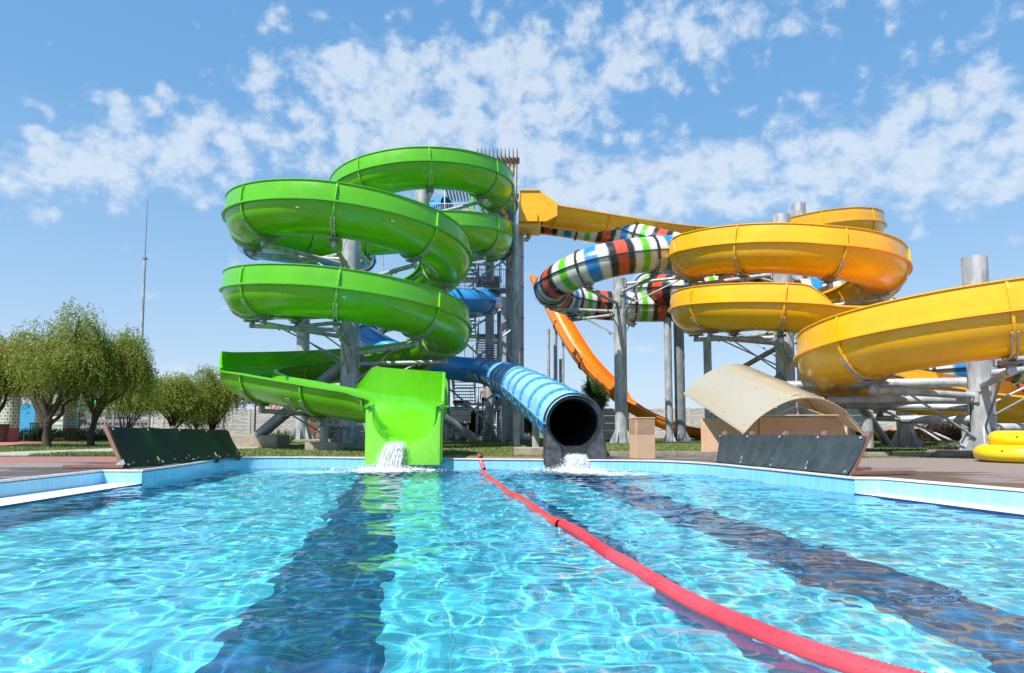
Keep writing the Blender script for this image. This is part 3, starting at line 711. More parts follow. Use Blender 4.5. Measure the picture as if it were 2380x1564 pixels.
# outlet block at the pool
def outlet_block(root, cx, y0, y1, half_w, zbot, ztop0, ztop1, r0, r1, zc0, zc1, mat, name='outlet_trough', slant=0, nseg=10, dx=0, face=.0):
    """rectangular block with a U shaped channel; y0 is the pool end, y1 the flume end"""
    b = MB(); secs = []; n = 16
    for i in range(nseg+1):
        t = i/nseg; y = y0+(y1-y0)*t; r = r0+(r1-r0)*t; zc = zc0+(zc1-zc0)*t; zt = ztop0+(ztop1-ztop0)*t; x = cx+dx*t
        ed = .05 if i in (0, nseg) else 0
        sec = [(x-half_w+ed, zbot), (x-half_w+ed, zt-.09), (x-half_w+.05, zt-.02), (x-half_w+.1, zt), (x-r-.05, zt), (x-r-.01, zt-.04)]
        for j in range(n+1):
            a = pi+pi*j/n; sec.append((x+r*cos(a), min(zt-.06, zc+r*sin(a))))
        sec += [(x+r+.01, zt-.04), (x+r+.05, zt), (x+half_w-.1, zt), (x+half_w-.05, zt-.02), (x+half_w-ed, zt-.09), (x+half_w-ed, zbot)]
        secs.append([(q[0], y+(slant*max(0, (q[1]-zbot)) if i == 0 else 0), q[1]) for q in sec])
    k = len(secs[0])
    for sec in secs: b.v += sec
    for i in range(nseg):
        for j in range(k): q = (j+1) % k; b.f.append((i*k+j, (i+1)*k+j, (i+1)*k+q, i*k+q)); b.m.append(0)
    for base, flip in ((0, False), (nseg*k, True)):
        m = k//2
        for j in range(m-1):
            f = (base+j, base+j+1, base+k-2-j, base+k-1-j)
            # left and right halves: quads between the outer box and the channel
            pass
    import mathutils.geometry as mg2
    for base, sec in ((0, secs[0]), (nseg*k, secs[-1])):
        tr = mg2.tessellate_polygon([[Vector((q[0], q[2], 0)) for q in sec]])
        for f in tr: b.f.append(tuple(base+x for x in f)); b.m.append(0)
    return b.build(name, mat, root, auto=40, bevel=.022)
cxg = P(938, 1000, 16.3).x
gout = outlet_block(GR, cxg, 16.25, 17.6, .92, -.13, 1.26, 1.38, .74, .92, 1.02, 1.34, 'green_bright', slant=.16, dx=-.1)
gc = (C2[0], C2[1], .35)
# columns under the green slide
plinth(C2[0], C2[1], 2.6, 2.2, .14, 'broad low concrete plinth under the thick centre column of the green slide')
cg1, k1 = column(0, C2[1], .36, P(800, 536, 27).z+.2, .12, 'thick galvanised column in the middle of the lower green loops', X=C2[0])
cg2, k2 = column(0, C1[1], .36, P(970, 440, 35).z, 0, 'tall grey column rising inside the top loop of the green slide', X=C1[0])
cgb, kb = column(702, 38, .38, P(702, 585, 38).z, .1, 'grey column standing left behind the green loops, gusseted foot on a plinth', taper=.85)
plinth(P(705, 1020, 38).x, 38, 3.4, 1.6, .12, 'flat concrete plinth under the column left behind the green loops')
# which column carries which station
for i in gst:
    q = gp[i]
    if q[2] < 1.9: continue
    d1 = math.hypot(q[0]-C1[0], q[1]-C1[1]); d2 = math.hypot(q[0]-C2[0], q[1]-C2[1])
    col, root = (k1, cg1) if d2 < d1 else (k2, cg2)
    support(root, col, gp[i], gt[i], gn[i], gu[i], .93)
# raking brace and small leg under the lower loop
b = MB(); a0 = P(592, 1018, 27.5); a0.z = .3; b.tube(a0, (k1[0]-.2, 27, 3.3), .23, n=18); b.tube(P(1100, 1018, 30) .lerp(Vector((0, 0, 0)), 0), (k1[0]+.2, 27.2, 3.6), .2, n=18)
o = b.build('raking_strut', 'galvanised_dark', cg1, auto=40)
plinth(P(590, 1030, 27).x, 27.2, 2.2, 1.5, .45, 'large concrete plinth holding the raking strut beside the left splash panel')
legx = P(755, 1000, 23.3).x
cl, kl = column(755, 23.3, .14, 1.15, .2, 'short slim post on a small block under the green run', gusset=False)
plinth(legx, 23.3, 1.1, .8, .26, 'small concrete block under the short slim post')
i = int(np.argmin(np.linalg.norm(gp-np.array((legx, 23.3, 2.4)), axis=1))); support(cl, (legx+.01, 23.31, .12), gp[i], gt[i], gn[i], gu[i], .93, drop=.02, brace=False)

# ---- yellow slide ---------------------------------------------------------
YU = (16.35, 38.5); YA = (11.25, 28.0); YB = (12.75, 18.6); RY = 3.6
YE = thing('water_slide', 'big yellow open flume slide looping down the right side of the park', 'water slide', (YA[0], YA[1], 0))
yz0 = zf(489, 38)-.05
A = [zf(604, 29.05), zf(566, 23.4), zf(630, 25.8)]; B_ = [zf(724, 29.05), zf(710, 23.4)]
zab = (A[2]+B_[0])/2
N1 = [zf(696, 14.2), zf(827, 20.4)]
yc = [(P(1262, 500, 37.5).x, 37.6, yz0+.0), (P(1330, 500, 38).x, 38.0, yz0-.15), (P(1450, 500, 39).x, 39, zf(517, 39)), (P(1560, 500, 40.5).x, 40.6, zf(531, 40.5)), (P(1660, 500, 42).x, 41.6, zf(540, 41.6))]
yc += arc(*YU, RY-.1, 85, -80, zf(534, 40)+.2, zf(523, 35.0), 15)
yc += [(15.2, 34.6, zf(523, 35)-.35), (12.6, 33.9, zf(523, 35)-1.1), (10.0, 33.0, A[0]+1.35), (8.4, 31.4, A[0]+.7)]
yc += turns(YA, RY, 180, [A[0], A[1], A[2], zab, B_[0]])
yc += arc(*YA, RY, 195, 275, B_[0]-.08, B_[1], 15)
iB = len(yc)
yc += [(13.2, 24.1, B_[1]-.08), (14.8, 23.4, B_[1]-.25)]
yc += arc(*YB, RY, 60, 0, B_[1]-.4, B_[1]-.85, 15) + arc(*YB, RY, -15, -90, B_[1]-.95, N1[0]+.0, 15)
yc += arc(*YB, RY, -105, -180, N1[0]-.08, N1[1], 15)
yc += arc(*YB, RY, -195, -265, N1[1]-.08, zf(886, 22.4), 15)
yc += [(15.5, 22.0, 1.75), (18.5, 21.8, 1.6), (22, 21.8, 1.45)]
p2, s2 = resample(yc, .2)
def fr2(pt, lo=0, hi=1):
    d = np.linalg.norm(p2-np.array(pt), axis=1); n = len(d); d[:int(lo*n)] = 1e9; d[int(hi*n):] = 1e9; return float(int(np.argmin(d))/n)
f_u = fr2((12.6, 33.9, zf(523, 35)-1.1)); f_b = fr2((YA[0]+.4, YA[1]-RY, B_[1]), .4); f_n = fr2((14.8, 23.4, B_[1]-.25), .4); f_n2 = fr2((15.5, 22.0, 1.75), .6)
YF = flume(YE, yc, .93, 'yellow_gelcoat', [(.13, f_u, -1), (f_u+.008, f_b-.004, 1), (f_n, f_n2+.02, -1)], 'yellow_gelcoat', 'yellow_gelcoat', rib_every=3.0, rib_off=.5)
yp, ys_, yt, yn, yu, yst = YF
cy1, ky1 = column(1830, 28, .37, P(1828, 501, 28).z, 0, 'thick column with an open top inside the upper yellow loop, nearer of the two', X=YA[0], open_top=True)
cy2, ky2 = column(1870, 38.5, .38, P(1870, 474, 38.5).z, 0, 'farther open topped column rising above the highest yellow curve', open_top=True)
cy3, ky3 = column(2284, 18.6, .31, P(2281, 598, 18.6).z, .12, 'nearest thick column at the right edge, carrying the lowest yellow loop', X=YB[0]+.05, open_top=True)
plinth(YB[0]+.1, 18.8, 2.2, 1.4, .13, 'dark weathered concrete base under the nearest right column')
for i in yst:
    q = yp[i]
    if q[2] < 1.4 or ys_[i] < 14: continue
    ds = [(math.hypot(q[0]-c[0], q[1]-c[1]), c, rt) for c, rt in ((ky1, cy1), (ky2, cy2), (ky3, cy3))]
    d_, c_, rt_ = min(ds, key=lambda a: a[0])
    if d_ > 7: continue
    support(rt_, c_, yp[i], yt[i], yn[i], yu[i], .93, arm_r=.095)
# long level pipes from the nearest column towards the left
b = MB(); b.tube((YB[0]-.3, 18.7, 2.0), (YB[0]-4.6, 20.2, 2.0), .13, n=16); b.build('support_arm', 'galvanised', cy3, auto=40)
b = MB(); b.tube((YB[0]-.3, 18.5, 1.52), (YB[0]-3.7, 19.5, 1.52), .12, n=16); b.build('support_arm', 'galvanised', cy3, auto=40)
b = MB(); b.tube((YB[0]-.3, 18.6, .98), (YB[0]-1.6, 19.6, .98), .12, n=16); b.build('support_arm', 'galvanised', cy3, auto=40)
b = MB(); b.tube((YB[0]+.3, 18.5, .75), (YB[0]+4, 18.9, .75), .12, n=16); b.build('support_arm', 'galvanised', cy3, auto=40)
b = MB(); b.tube((ky1[0]-.2, 28, 4.1), (P(1650, 800, 33).x, 32, 2.9), .11, n=12); b.tube((ky1[0]-.2, 27.8, 2.9), P(1700, 1000, 29), .2, n=14); b.build('raking_strut', 'galvanised_dark', cy1, auto=40)
# start box of the yellow slide
def start_box(px0, px1, Y0, Y1, pyt, pyb, mat, root, head=(1, 0)):
    pass
yb = MB(); x0, x1 = P(1207, 500, 37.6).x, P(1262, 500, 37.6).x; zt, zb_ = zf(449, 37), zf(520, 37)
for yy in (36.6, 38.6):
    pr = [(x0, zb_), (x0, zt), (x0+1.1, zt), (x1+.75, yz0+.02), (x1+.75, yz0-.7), (x1+.15, zb_)]
    vs = [(x, yy-.03, z) for x, z in pr]+[(x, yy+.03, z) for x, z in pr]; k = len(pr)
    yb.add(vs, [tuple(range(k)), tuple(range(2*k-1, k-1, -1))]+[(j, j+k, (j+1) % k+k, (j+1) % k) for j in range(k)])
    yb.box(((x0+x0+1.1)/2, yy-.05, zt), (1.15, .1, .05)); yb.box((x0+.02, yy-.05, (zt+zb_)/2), (.05, .1, zt-zb_))
yb.box(((x0+x1)/2+.1, 37.6, zb_+.35), (x1-x0+.3, 2.0, .06)); yb.box(((x0+x1)/2-.1, 37.5, zb_-.12), (x1-x0-.1, 1.6, .35)); yb.box(((x0+x1)/2-.2, 36.5, zb_+.22), (x1-x0-.3, .1, .5))
yb.build('start_box', 'yellow_gelcoat', YE, bevel=.015)

# ---- striped tube slide ---------------------------------------------------
def stripe_material():
    m, nt, p = new_mat('striped_gelcoat'); uv = N(nt, 'ShaderNodeUVMap'); uv.uv_map = 'path'; sx = N(nt, 'ShaderNodeSeparateXYZ'); nt.links.new(uv.outputs[0], sx.inputs[0])
    wob = math_(nt, 'MULTIPLY', math_(nt, 'SUBTRACT', noise(nt, coords(nt), 2.0, 3), .5), .10)
    f = math_(nt, 'FRACT', math_(nt, 'DIVIDE', math_(nt, 'ADD', sx.outputs[0], wob), 3.3))
    W = (.66, .66, .60); K = (.02, .022, .025); Gn = (.12, .50, .02); Rd = (.62, .08, .03); Bl = (.02, .22, .60)
    seq = [(.0, W), (.10, W), (.13, Gn), (.20, Gn), (.23, W), (.30, W), (.33, K), (.39, K), (.41, Rd), (.53, Rd), (.55, K), (.62, K), (.65, W), (.73, W), (.76, Bl), (.87, Bl), (.90, W)]
    nt.links.new(ramp(nt, f, seq), p.inputs['Base Color']); p.inputs['Roughness'].default_value = .3; p.inputs['Coat Weight'].default_value = .4
    MAT['striped_gelcoat'] = m
stripe_material()
def tube_slide(root, ctrl, r, mat, flange_mat, every, name='tube', fl_h=.07, seam_mat=None, off=0, lining=None, fl_w=.05, bolts=True, step=.2, only=None):
    p, s = resample(ctrl, step); t, nn, u = frames(p)
    b = MB(); b.uv = []; n = 28
    sweep(b, p, nn, u, lambda i: [(r*cos(2*pi*j/n), r*sin(2*pi*j/n)) for j in range(n)], s=s, capped=False); b.build(name, mat, root, auto=60)
    b = MB(); sweep(b, p, nn, u, lambda i: [((r-.03)*cos(-2*pi*j/n), (r-.03)*sin(-2*pi*j/n)) for j in range(n)], capped=False); b.build('tube_lining', lining or mat, root, auto=60)
    for side in (-1, 1):
        b = MB(); sweep(b, p, nn, u, lambda i: [(side*(r-.01), -.02), (side*(r+.07), -.02), (side*(r+.07), .02), (side*(r-.01), .02)][::side]); b.build('seam_flange', flange_mat, root)
    x = off; st = []
    while x < s[-1]:
        i = idx_at(s, x); st.append(i); x += every
        pp, qt, qn, qu = [Vector(a[i]) for a in (p, t, nn, u)]; b = MB(); vs = []; m = 32
        for dx in (-fl_w, fl_w):
            for j in range(m):
                a = 2*pi*j/m
                for rr in (r-.005, r+fl_h): vs.append(pp+qt*dx+qn*rr*cos(a)+qu*rr*sin(a))
        fsx = []
        for j in range(m):
            q = (j+1) % m; A0, A1, B0, B1 = 2*j, 2*j+1, 2*q, 2*q+1; o2 = 2*m
            fsx += [(A0, A1, B1, B0), (o2+A0, o2+B0, o2+B1, o2+A1), (A1, o2+A1, o2+B1, B1)]
        b.add(vs, fsx)
        if bolts:
            for j in range(20):
                a = 2*pi*j/20+.1; c = pp+qn*(r+fl_h*.6)*cos(a)+qu*(r+fl_h*.6)*sin(a)
                for sg in (-1, 1): b.tube(c+qt*sg*fl_w, c+qt*sg*(fl_w+.022), .018, n=5, mi=1)
        b.build('joint_ring', [flange_mat, 'bolt_steel'], root)
    return p, s, t, nn, u, st
MT = thing('tube_slide', 'closed tube slide striped white, green, black, red and blue', 'water slide', (4.66, 33.5, 0))
def Pt(px, py, Y): q = P(px, py, Y); return (q.x, q.y, q.z)
mtc = [Pt(1215, 508, 38.8), Pt(1290, 516, 38.8), Pt(1380, 531, 38.8), Pt(1460, 547, 38.8), Pt(1580, 576, 38), Pt(1700, 612, 38.5), Pt(1745, 640, 41.5), Pt(1680, 648, 44), Pt(1590, 650, 43.8), Pt(1515, 656, 41), Pt(1500, 668, 38), Pt(1560, 672, 35.8), Pt(1650, 668, 35.8),
       Pt(1730, 650, 36.2), Pt(1780, 625, 35.5), Pt(1740, 600, 33.2), Pt(1650, 588, 31.8), Pt(1560, 588, 30.6), Pt(1450, 598, 30.2), Pt(1370, 618, 30.4), Pt(1305, 648, 31.5), Pt(1281, 672, 33.6), Pt(1306, 693, 35.6), Pt(1370, 706, 36.6), Pt(1450, 713, 36.8), Pt(1540, 714, 36.8), Pt(1660, 708, 36.2), Pt(1780, 696, 34.8), Pt(1905, 684, 34), Pt(2010, 712, 34), Pt(2130, 752, 34.5), Pt(2280, 780, 34.5), Pt(2430, 800, 33), Pt(2500, 818, 30.5), Pt(2460, 835, 28), Pt(2360, 846, 27), Pt(2260, 856, 27), Pt(2160, 866, 28), Pt(2100, 880, 30), Pt(2180, 895, 33), Pt(2400, 910, 34)]
mr_ = tube_slide(MT, mtc, .8, 'striped_gelcoat', 'black_gelcoat', 3.3, off=.0)
cm1, km = column(1443, 33.5, .31, P(1443, 648, 33.5).z, 0, 'sunlit spiral seamed column between the striped tube and the louvred vent box')
for i in mr_[5]:
    q = mr_[0][i]; d = math.hypot(q[0]-km[0], q[1]-km[1])
    if d < 4.6 and q[2] > 3: support(cm1, km, mr_[0][i], mr_[2][i], mr_[3][i], mr_[4][i], .78, drop=.05, arm_r=.08, brace=True)
column(1554, 36.5, .2, P(1552, 738, 36.5).z, 0, 'slim round column left of the dark one behind the striped tube')
column(1580, 37.0, .28, P(1580, 680, 37).z, 0, 'dark grey column right beside a slimmer one behind the striped tube', mat='galvanised_dark')
column(1434, 38, .12, P(1436, 640, 38).z, 0, 'thin pale pole just left behind the spiral seamed column', gusset=False)
column(1646, 34, .2, P(1647, 792, 34).z, 0, 'square shouldered column rising behind the beige canopy')
column(2100, 26.5, .3, P(2100, 930, 26).z, 0, 'stout short column with gusseted foot right of the canopy')
column(2241, 27.5, .17, P(2240, 940, 27).z, 0, 'thin short column beside the brown bush')
column(2012, 25.5, .2, P(2012, 968, 25).z, 0, 'short column directly behind the right splash panel', gusset=False)
b = MB(); b.tube(G(2062, 1031) , (P(1985, 930, 27).x, 27, 2.0), .19, n=16); o = b.build('leaning_strut', 'galvanised', auto=40); tag(o, 'leaning steel strut planted in the lawn right of the canopy', 'strut')

# ---- blue tube slide ------------------------------------------------------
BL = thing('tube_slide', 'closed blue tube slide ending in a black mouth above the water', 'water slide', (1.5, 16, 0))
blc = [Pt(1040, 480, 43), Pt(960, 510, 44.5), Pt(820, 540, 45), Pt(680, 556, 44), Pt(590, 565, 41.5), Pt(585, 572, 38), Pt(650, 580, 35.8), Pt(740, 590, 35.5), Pt(820, 598, 37.2), Pt(847, 606, 40), Pt(820, 622, 43), Pt(730, 640, 45), Pt(620, 655, 43.5),
       Pt(590, 668, 40), Pt(650, 680, 37), Pt(760, 690, 36), Pt(900, 694, 35.6), Pt(1030, 698, 35.8), Pt(1110, 700, 37), Pt(1146, 702, 40), Pt(1120, 712, 43), Pt(1030, 726, 44.5), Pt(930, 742, 44), Pt(860, 758, 41.5), Pt(850, 780, 38.5), Pt(905, 815, 36.5), Pt(980, 842, 36.4), Pt(1060, 856, 37.0), Pt(1110, 862, 36.8), Pt(1145, 868, 35.4), Pt(1166, 876, 33.5)]
q1 = Vector(Pt(1334, 984, 16.6)); q0 = Vector(blc[-1])
BLp = resample(blc, .2); br = tube_slide(BL, blc, .66, 'blue_gelcoat', 'blue_gelcoat', 4.5, off=1.0, fl_w=.03)
rs = [tuple(q0.lerp(q1, k/8)+Vector((0, 0, .12*sin(pi*k/8)))) for k in range(9)]
br2 = tube_slide(BL, rs, .69, 'blue_pale', 'blue_rib', 1.75, name='straight_tube', off=.3, fl_h=.06, fl_w=.085, lining='black_gelcoat')
for i in br[5]:
    q = br[0][i]
    if q[2] > 3 and abs(q[0]-P(1138, 800, 42).x) < 4.5: pass
# black mouth
mx, my, mz = q1
b = MB(); n = 40; vs = []
pr = [(.645, 0.05), (.70, .03), (.72, -.02), (.72, -.25), (.67, -.25), (.67, -.05), (.6, .02), (.56, .05), (.56, .5)]
pr = [(.585, 1.6), (.585, .03), (.605, -.01), (.73, -.01), (.75, .02), (.75, .2), (.69, .22)]
for (r_, yy) in pr:
    for j in range(n):
        a = 2*pi*j/n; vs.append((mx+r_*cos(a), my+yy+.0, mz+r_*sin(a)))
fsx = []
for i in range(len(pr)-1):
    for j in range(n):
        q = (j+1) % n; fsx.append((i*n+j, i*n+q, (i+1)*n+q, (i+1)*n+j))
b.add(vs, fsx); b.build('mouth_ring', 'black_gelcoat', BL, auto=30)
# black catch trough under the mouth: cheeks that slope forward to a narrow spout
b = MB(); zs_ = [0, -.1, -.25, -.4, -.52, -.66, -.8, -.92, -1.03]; rows = []
for side in (-1, 1):
    o = len(b.v)
    for z in zs_:
        t_ = -z/1.03; hw = .715+.05*t_-(.03 if z < -1.0 else 0); fy = -.02-.50*t_**1.1+(.03 if z < -1.0 else 0); wi = max(.27, math.sqrt(max(0, .61**2-z*z))) if z > -.55 else .27-.02*(t_-.5)
        if z > -.3: wi = min(wi, .60)
        a_ = mx+side*hw; c_ = mx+side*wi; m_ = mx+side*(wi+.06)
        b.v += [(a_, my+fy+.04, mz+z), (a_-side*.04, my+fy, mz+z), (m_, my+fy, mz+z), (c_, my+fy+.07, mz+z), (c_, my+.3, mz+z), (a_, my+.3, mz+z)]
    n6 = 6
    for i in range(len(zs_)-1):
        for j in range(n6): q = (j+1) % n6; b.f.append((o+i*n6+j, o+i*n6+q, o+(i+1)*n6+q, o+(i+1)*n6+j)); b.m.append(0)
    b.f.append(tuple(o+j for j in range(n6))); b.m.append(0); b.f.append(tuple(len(b.v)-n6+j for j in range(n6))); b.m.append(0)
fl_ = [(mx-.34, my+.4, mz-.55), (mx+.34, my+.4, mz-.55), (mx+.34, my-.2, mz-.62), (mx+.34, my-.46, mz-.80), (mx-.34, my-.46, mz-.80), (mx-.34, my-.2, mz-.62)]
b.add([(x, y, z) for x, y, z in fl_]+[(x, y, mz-1.0) for x, y, z in fl_], [(0, 1, 2, 5), (5, 2, 3, 4), (4, 3, 9, 10), (0, 5, 11, 6), (5, 4, 10, 11), (1, 7, 8, 2), (2, 8, 9, 3)])
b.build('catch_trough', 'black_gelcoat', BL, auto=35)

# ---- orange slide ---------------------------------------------------------
OR = thing('water_slide', 'orange speed slide dropping steeply behind the striped tube', 'water slide', (6, 45, 0))
oc = [Pt(1250, 640, 52), Pt(1284, 705, 50.6), Pt(1316, 765, 49), Pt(1356, 828, 47.2), Pt(1412, 888, 45.6), Pt(1470, 934, 44.4), Pt(1535, 968, 43.6), Pt(1600, 990, 43), Pt(1680, 1002, 42.6), Pt(1800, 1006, 42), Pt(1960, 1004, 41), Pt(2140, 996, 38), Pt(2260, 995, 36), Pt(2380, 1004, 34), Pt(2560, 1020, 31)]
orr = flume(OR, oc, .66, 'orange_gelcoat', [(.0, .34, -1, .35), (0, .34, 1, .35)], 'orange_gelcoat', 'orange_gelcoat', rib_every=4.2, rib_off=1, lip=.1, rib_h=.09)
for i in orr[5]:
    q = orr[0][i]
    if i % 1 == 0 and q[2] < 9:
        b = MB(); b.tube((q[0], q[1], 0), (q[0], q[1], max(.3, q[2]-.8)), .09, n=10); b.build('leg', 'galvanised', OR, auto=40)
for px in (1275, 1291, 1303):
    column(px, 49+(px-1275)*.05, .12 if px != 1291 else .16, P(px, 765 if px < 1300 else 830, 49).z, 0, {1275: 'thin pale leg with collars, leftmost under the orange slide', 1291: 'thicker leg directly under the bend of the orange slide', 1303: 'dark slim leg right of two others under the orange slide'}[px], gusset=False)
# ------------------------------------------------------------------ splash panels beside the pool
def green_panel_mat():
    m, nt, p = new_mat('panel_painted_reflections'); v = coords(nt, 'Object', (1, 1, 1)); n = noise(nt, coords(nt, 'Object', (1, .8, .5)), 1.2, 5, .6)
    nt.links.new(ramp(nt, n, [(.42, (.006, .009, .010)), (.58, (.006, .022, .008)), (.72, (.014, .055, .008))]), p.inputs['Base Color'])  # green reflections on the dark sheet, put into its base colour
    p.inputs['Roughness'].default_value = .38; p.inputs['Specular IOR Level'].default_value = .25; p.inputs['Coat Weight'].default_value = 0; bump(nt, p, noise(nt, coords(nt, 'Object', (1, 1, .35)), 2.2, 2), .3, .03); MAT['panel_painted_reflections'] = m
    m, nt, p = new_mat('panel_rubber'); n = noise(nt, coords(nt, 'Object', (1, 1, .35)), 5, 6, .7)
    nt.links.new(ramp(nt, n, [(.35, (.028, .036, .04)), (.7, (.06, .075, .082))]), p.inputs['Base Color']); p.inputs['Roughness'].default_value = .42; bump(nt, p, n, .3, .02); MAT['panel_rubber'] = m
green_panel_mat()
def splash_panel(name_label, B0, B1, T0, T1, mat, posts, nseam, seed):
    B0, B1, T0, T1 = map(Vector, (B0, B1, T0, T1)); t = thing('splash_panel', name_label, 'splash panel', (B0+B1)/2)
    r_ = random.Random(seed); n, m = 40, 8; out = (B1-B0).cross(T0-B0).normalized()
    mid = (B0+B1+T0+T1)/4
    if out.dot(Vector((0, 12, 0))-mid) < 0: out = -out    # towards the pool
    b = MB(); g = []
    for i in range(n+1):
        a = i/n; sag = .012*abs(sin(a*pi*(posts-1)))
        for j in range(m+1):
            c = j/m; q = B0.lerp(B1, a).lerp(T0.lerp(T1, a), c)+out*(-.03*sin(pi*c)-sag*.6*(.4+c*.6)+(.012 if int(a*nseam) % 2 and nseam == 2 else 0)+.01*sin(a*40+c*3)); q.z += (-.008*abs(sin(a*pi*(posts-1)))+.004*sin(a*23))*c; g.append(q)
    k = m+1; b.v = [tuple(x+out*.006) for x in g]+[tuple(x-out*.006) for x in g]; N0 = len(g)
    for i in range(n):
        for j in range(m):
            f = (i*k+j, (i+1)*k+j, (i+1)*k+j+1, i*k+j+1); b.f.append(f); b.f.append(tuple(x+N0 for x in f[::-1])); b.m += [0, 0]
    for j in range(m):
        for i in (0, n): b.f.append((i*k+j, i*k+j+1, i*k+j+1+N0, i*k+j+N0)); b.m.append(0)
    for i in range(n):
        for j in (0, m): b.f.append((i*k+j, (i+1)*k+j, (i+1)*k+j+N0, i*k+j+N0)); b.m.append(0)
    b.build('sheet', mat, t, auto=40)
    for i in range(posts):
        a = (i+.0)/(posts-1); a = min(max(a, .012), .985); p0 = B0.lerp(B1, a)-out*.08; p1 = T0.lerp(T1, a)-out*.08; d = (p1-p0).normalized()
        q = MB(); q.beam(p0-d*.03, p1+d*.10, .11, .07, up=tuple(out)); po = q.build('post', 'composite_brown', t, bevel=.006)
        h = Vector((out.x, out.y, 0)).normalized(); base = Vector((p0.x, p0.y, .045))
        q = MB(); 
        for sx in (-.045, .045):
            side = Vector((-h.y, h.x, 0))*sx
            for f_, sz in (((0, .032), .0),): pass
            s0 = base+side-h*.0; e0 = base+side-h*1.15
            q.beam(s0, e0, .07, .055)
        q.build('foot_rail', 'composite_brown', t, bevel=.004)
        q = MB(); q.box(p0+d*.14+(B0-B1).normalized()*.058, (.005, .1, .16), mat=Matrix((out.cross(d).normalized(), d, out)).transposed()); q.build('bracket', 'galvanised', t)
        for c in (.06, .93):
            cc = B0.lerp(B1, a).lerp(T0.lerp(T1, a), c)+out*.012; q = MB(); q.tube(cc, cc+out*.012, .022, n=8); q.build('washer', 'galvanised', t)
    for i in range(posts*2):
        a = .05+.9*i/(posts*2-1); cc = B0.lerp(B1, a).lerp(T0.lerp(T1, a), .10)+out*.008; q = MB(); q.tube(cc, cc+out*.014, .018, n=8); q.build('washer', 'bolt_steel', t)
    return t
splash_panel('dark glossy panel with painted green reflections leaning along the left pool rim', (-7.02, 12.55, .02), (-6.72, 17.15, .02), (-7.50, 12.75, .77), (-7.12, 17.2, .70), 'panel_painted_reflections', 5, 3, 1)
splash_panel('black rubber panel on brown posts leaning along the right pool rim', (4.36, 14.75, .02), (5.22, 10.72, .02), (4.55, 15.0, .60), (5.60, 10.85, .63), 'panel_rubber', 5, 2, 2)

# ------------------------------------------------------------------ louvred vent box
vb = thing('vent_box', 'beige louvred vent box standing on the deck right of the black tube mouth', 'vent box', (P(1493, 1066, 16.9).x, 16.9, 0))
cx, cy_, hh = vb.location.x, 16.9, 1.0; w_ = .20; ang = R(14)
b = MB(); b.box((cx, cy_, .3), (.50, .40, .60), ang); b.build('housing', 'beige_metal', vb, bevel=.006)
b = MB(); b.box((cx, cy_, hh-.012), (.53, .43, .03), ang); b.build('lid', 'beige_metal', vb, bevel=.005)
b = MB(); b.box((cx, cy_, .78), (.40, .30, .38), ang); b.build('core', 'beige_metal', vb)
Rz = Matrix.Rotation(ang, 3, 'Z')
for sx in (-1, 1):
    for sy in (-1, 1):
        q = MB(); c = Vector((cx, cy_, .79))+Rz @ Vector((sx*.235, sy*.185, 0)); q.box(c, (.03, .03, .40), ang); q.build('corner_post', 'beige_metal', vb)
for k in range(13):
    z = .62+.027*k
    q = MB()
    for sy in (-1, 1): q.box(Vector((cx, cy_, z))+Rz @ Vector((0, sy*.195, 0)), (.44, .035, .006), mat=Rz @ Matrix.Rotation(-sy*R(40), 3, 'X'))
    for sx in (-1, 1): q.box(Vector((cx, cy_, z))+Rz @ Vector((sx*.245, 0, 0)), (.035, .34, .006), mat=Rz @ Matrix.Rotation(sx*R(40), 3, 'Y'))
    q.build('louvre_slat', 'beige_metal', vb)
# ------------------------------------------------------------------ pump enclosure with curved canopy
enc = thing('pump_enclosure', 'low beige stucco wall enclosing the pump pit under the curved canopy', 'wall', (6.6, 19, 0))
pa, pb, pc, pd = Vector((P(1633, 1000, 20.6).x, 20.6, 0)), Vector((P(1766, 1000, 18.6).x, 18.6, 0)), Vector((P(1966, 1000, 17.6).x, 17.7, 0)), Vector((P(1990, 1000, 21).x, 21.2, 0))
for a_, c_ in ((pa, pb), (pb, pc), (pc, pd), (pd, pa)):
    q = MB(); q.beam(Vector((a_.x, a_.y, .5)), Vector((c_.x, c_.y, .5)), .16, 1.04); q.build('wall_side', 'beige_stucco', enc, bevel=.02)
can = thing('canopy', 'curved translucent beige sheet roof arching over the low stucco wall', 'canopy', (6.6, 19, 1))
m, nt, p_ = new_mat('poly_sheet'); n = noise(nt, coords(nt, 'Object', (1, 1, 1)), 1.3, 4)
nt.links.new(ramp(nt, n, [(.35, (.62, .575, .45)), (.65, (.61, .60, .52))]), p_.inputs['Base Color']); p_.inputs['Roughness'].default_value = .2; p_.inputs['Transmission Weight'].default_value = .0; tl = N(nt, 'ShaderNodeBsdfTranslucent'); tl.inputs[0].default_value = (.75, .66, .48, 1); mx_ = N(nt, 'ShaderNodeMixShader', Fac=.45); nt.links.new(p_.outputs[0], mx_.inputs[1]); nt.links.new(tl.outputs[0], mx_.inputs[2]); nt.links.new(mx_.outputs[0], nt.nodes['Material Output'].inputs[0]); p_.inputs['Subsurface Weight'].default_value = 0; p_.inputs['Coat Weight'].default_value = .5; MAT['poly_sheet'] = m
arcp = [P(1728, 1007, 17.2), P(1764, 970, 17.15), P(1806, 943, 17.1), P(1845, 927, 17.0), P(1885, 923, 16.95), P(1925, 931, 16.9), P(1962, 952, 16.8), P(1992, 984, 16.7), P(2018, 1014, 16.6)]
offv = P(1588, 914, 21.4)-P(1728, 1007, 17.2)
ap = smooth_pts([tuple(q) for q in arcp], 5); n = len(ap); nl = 12
b = MB()
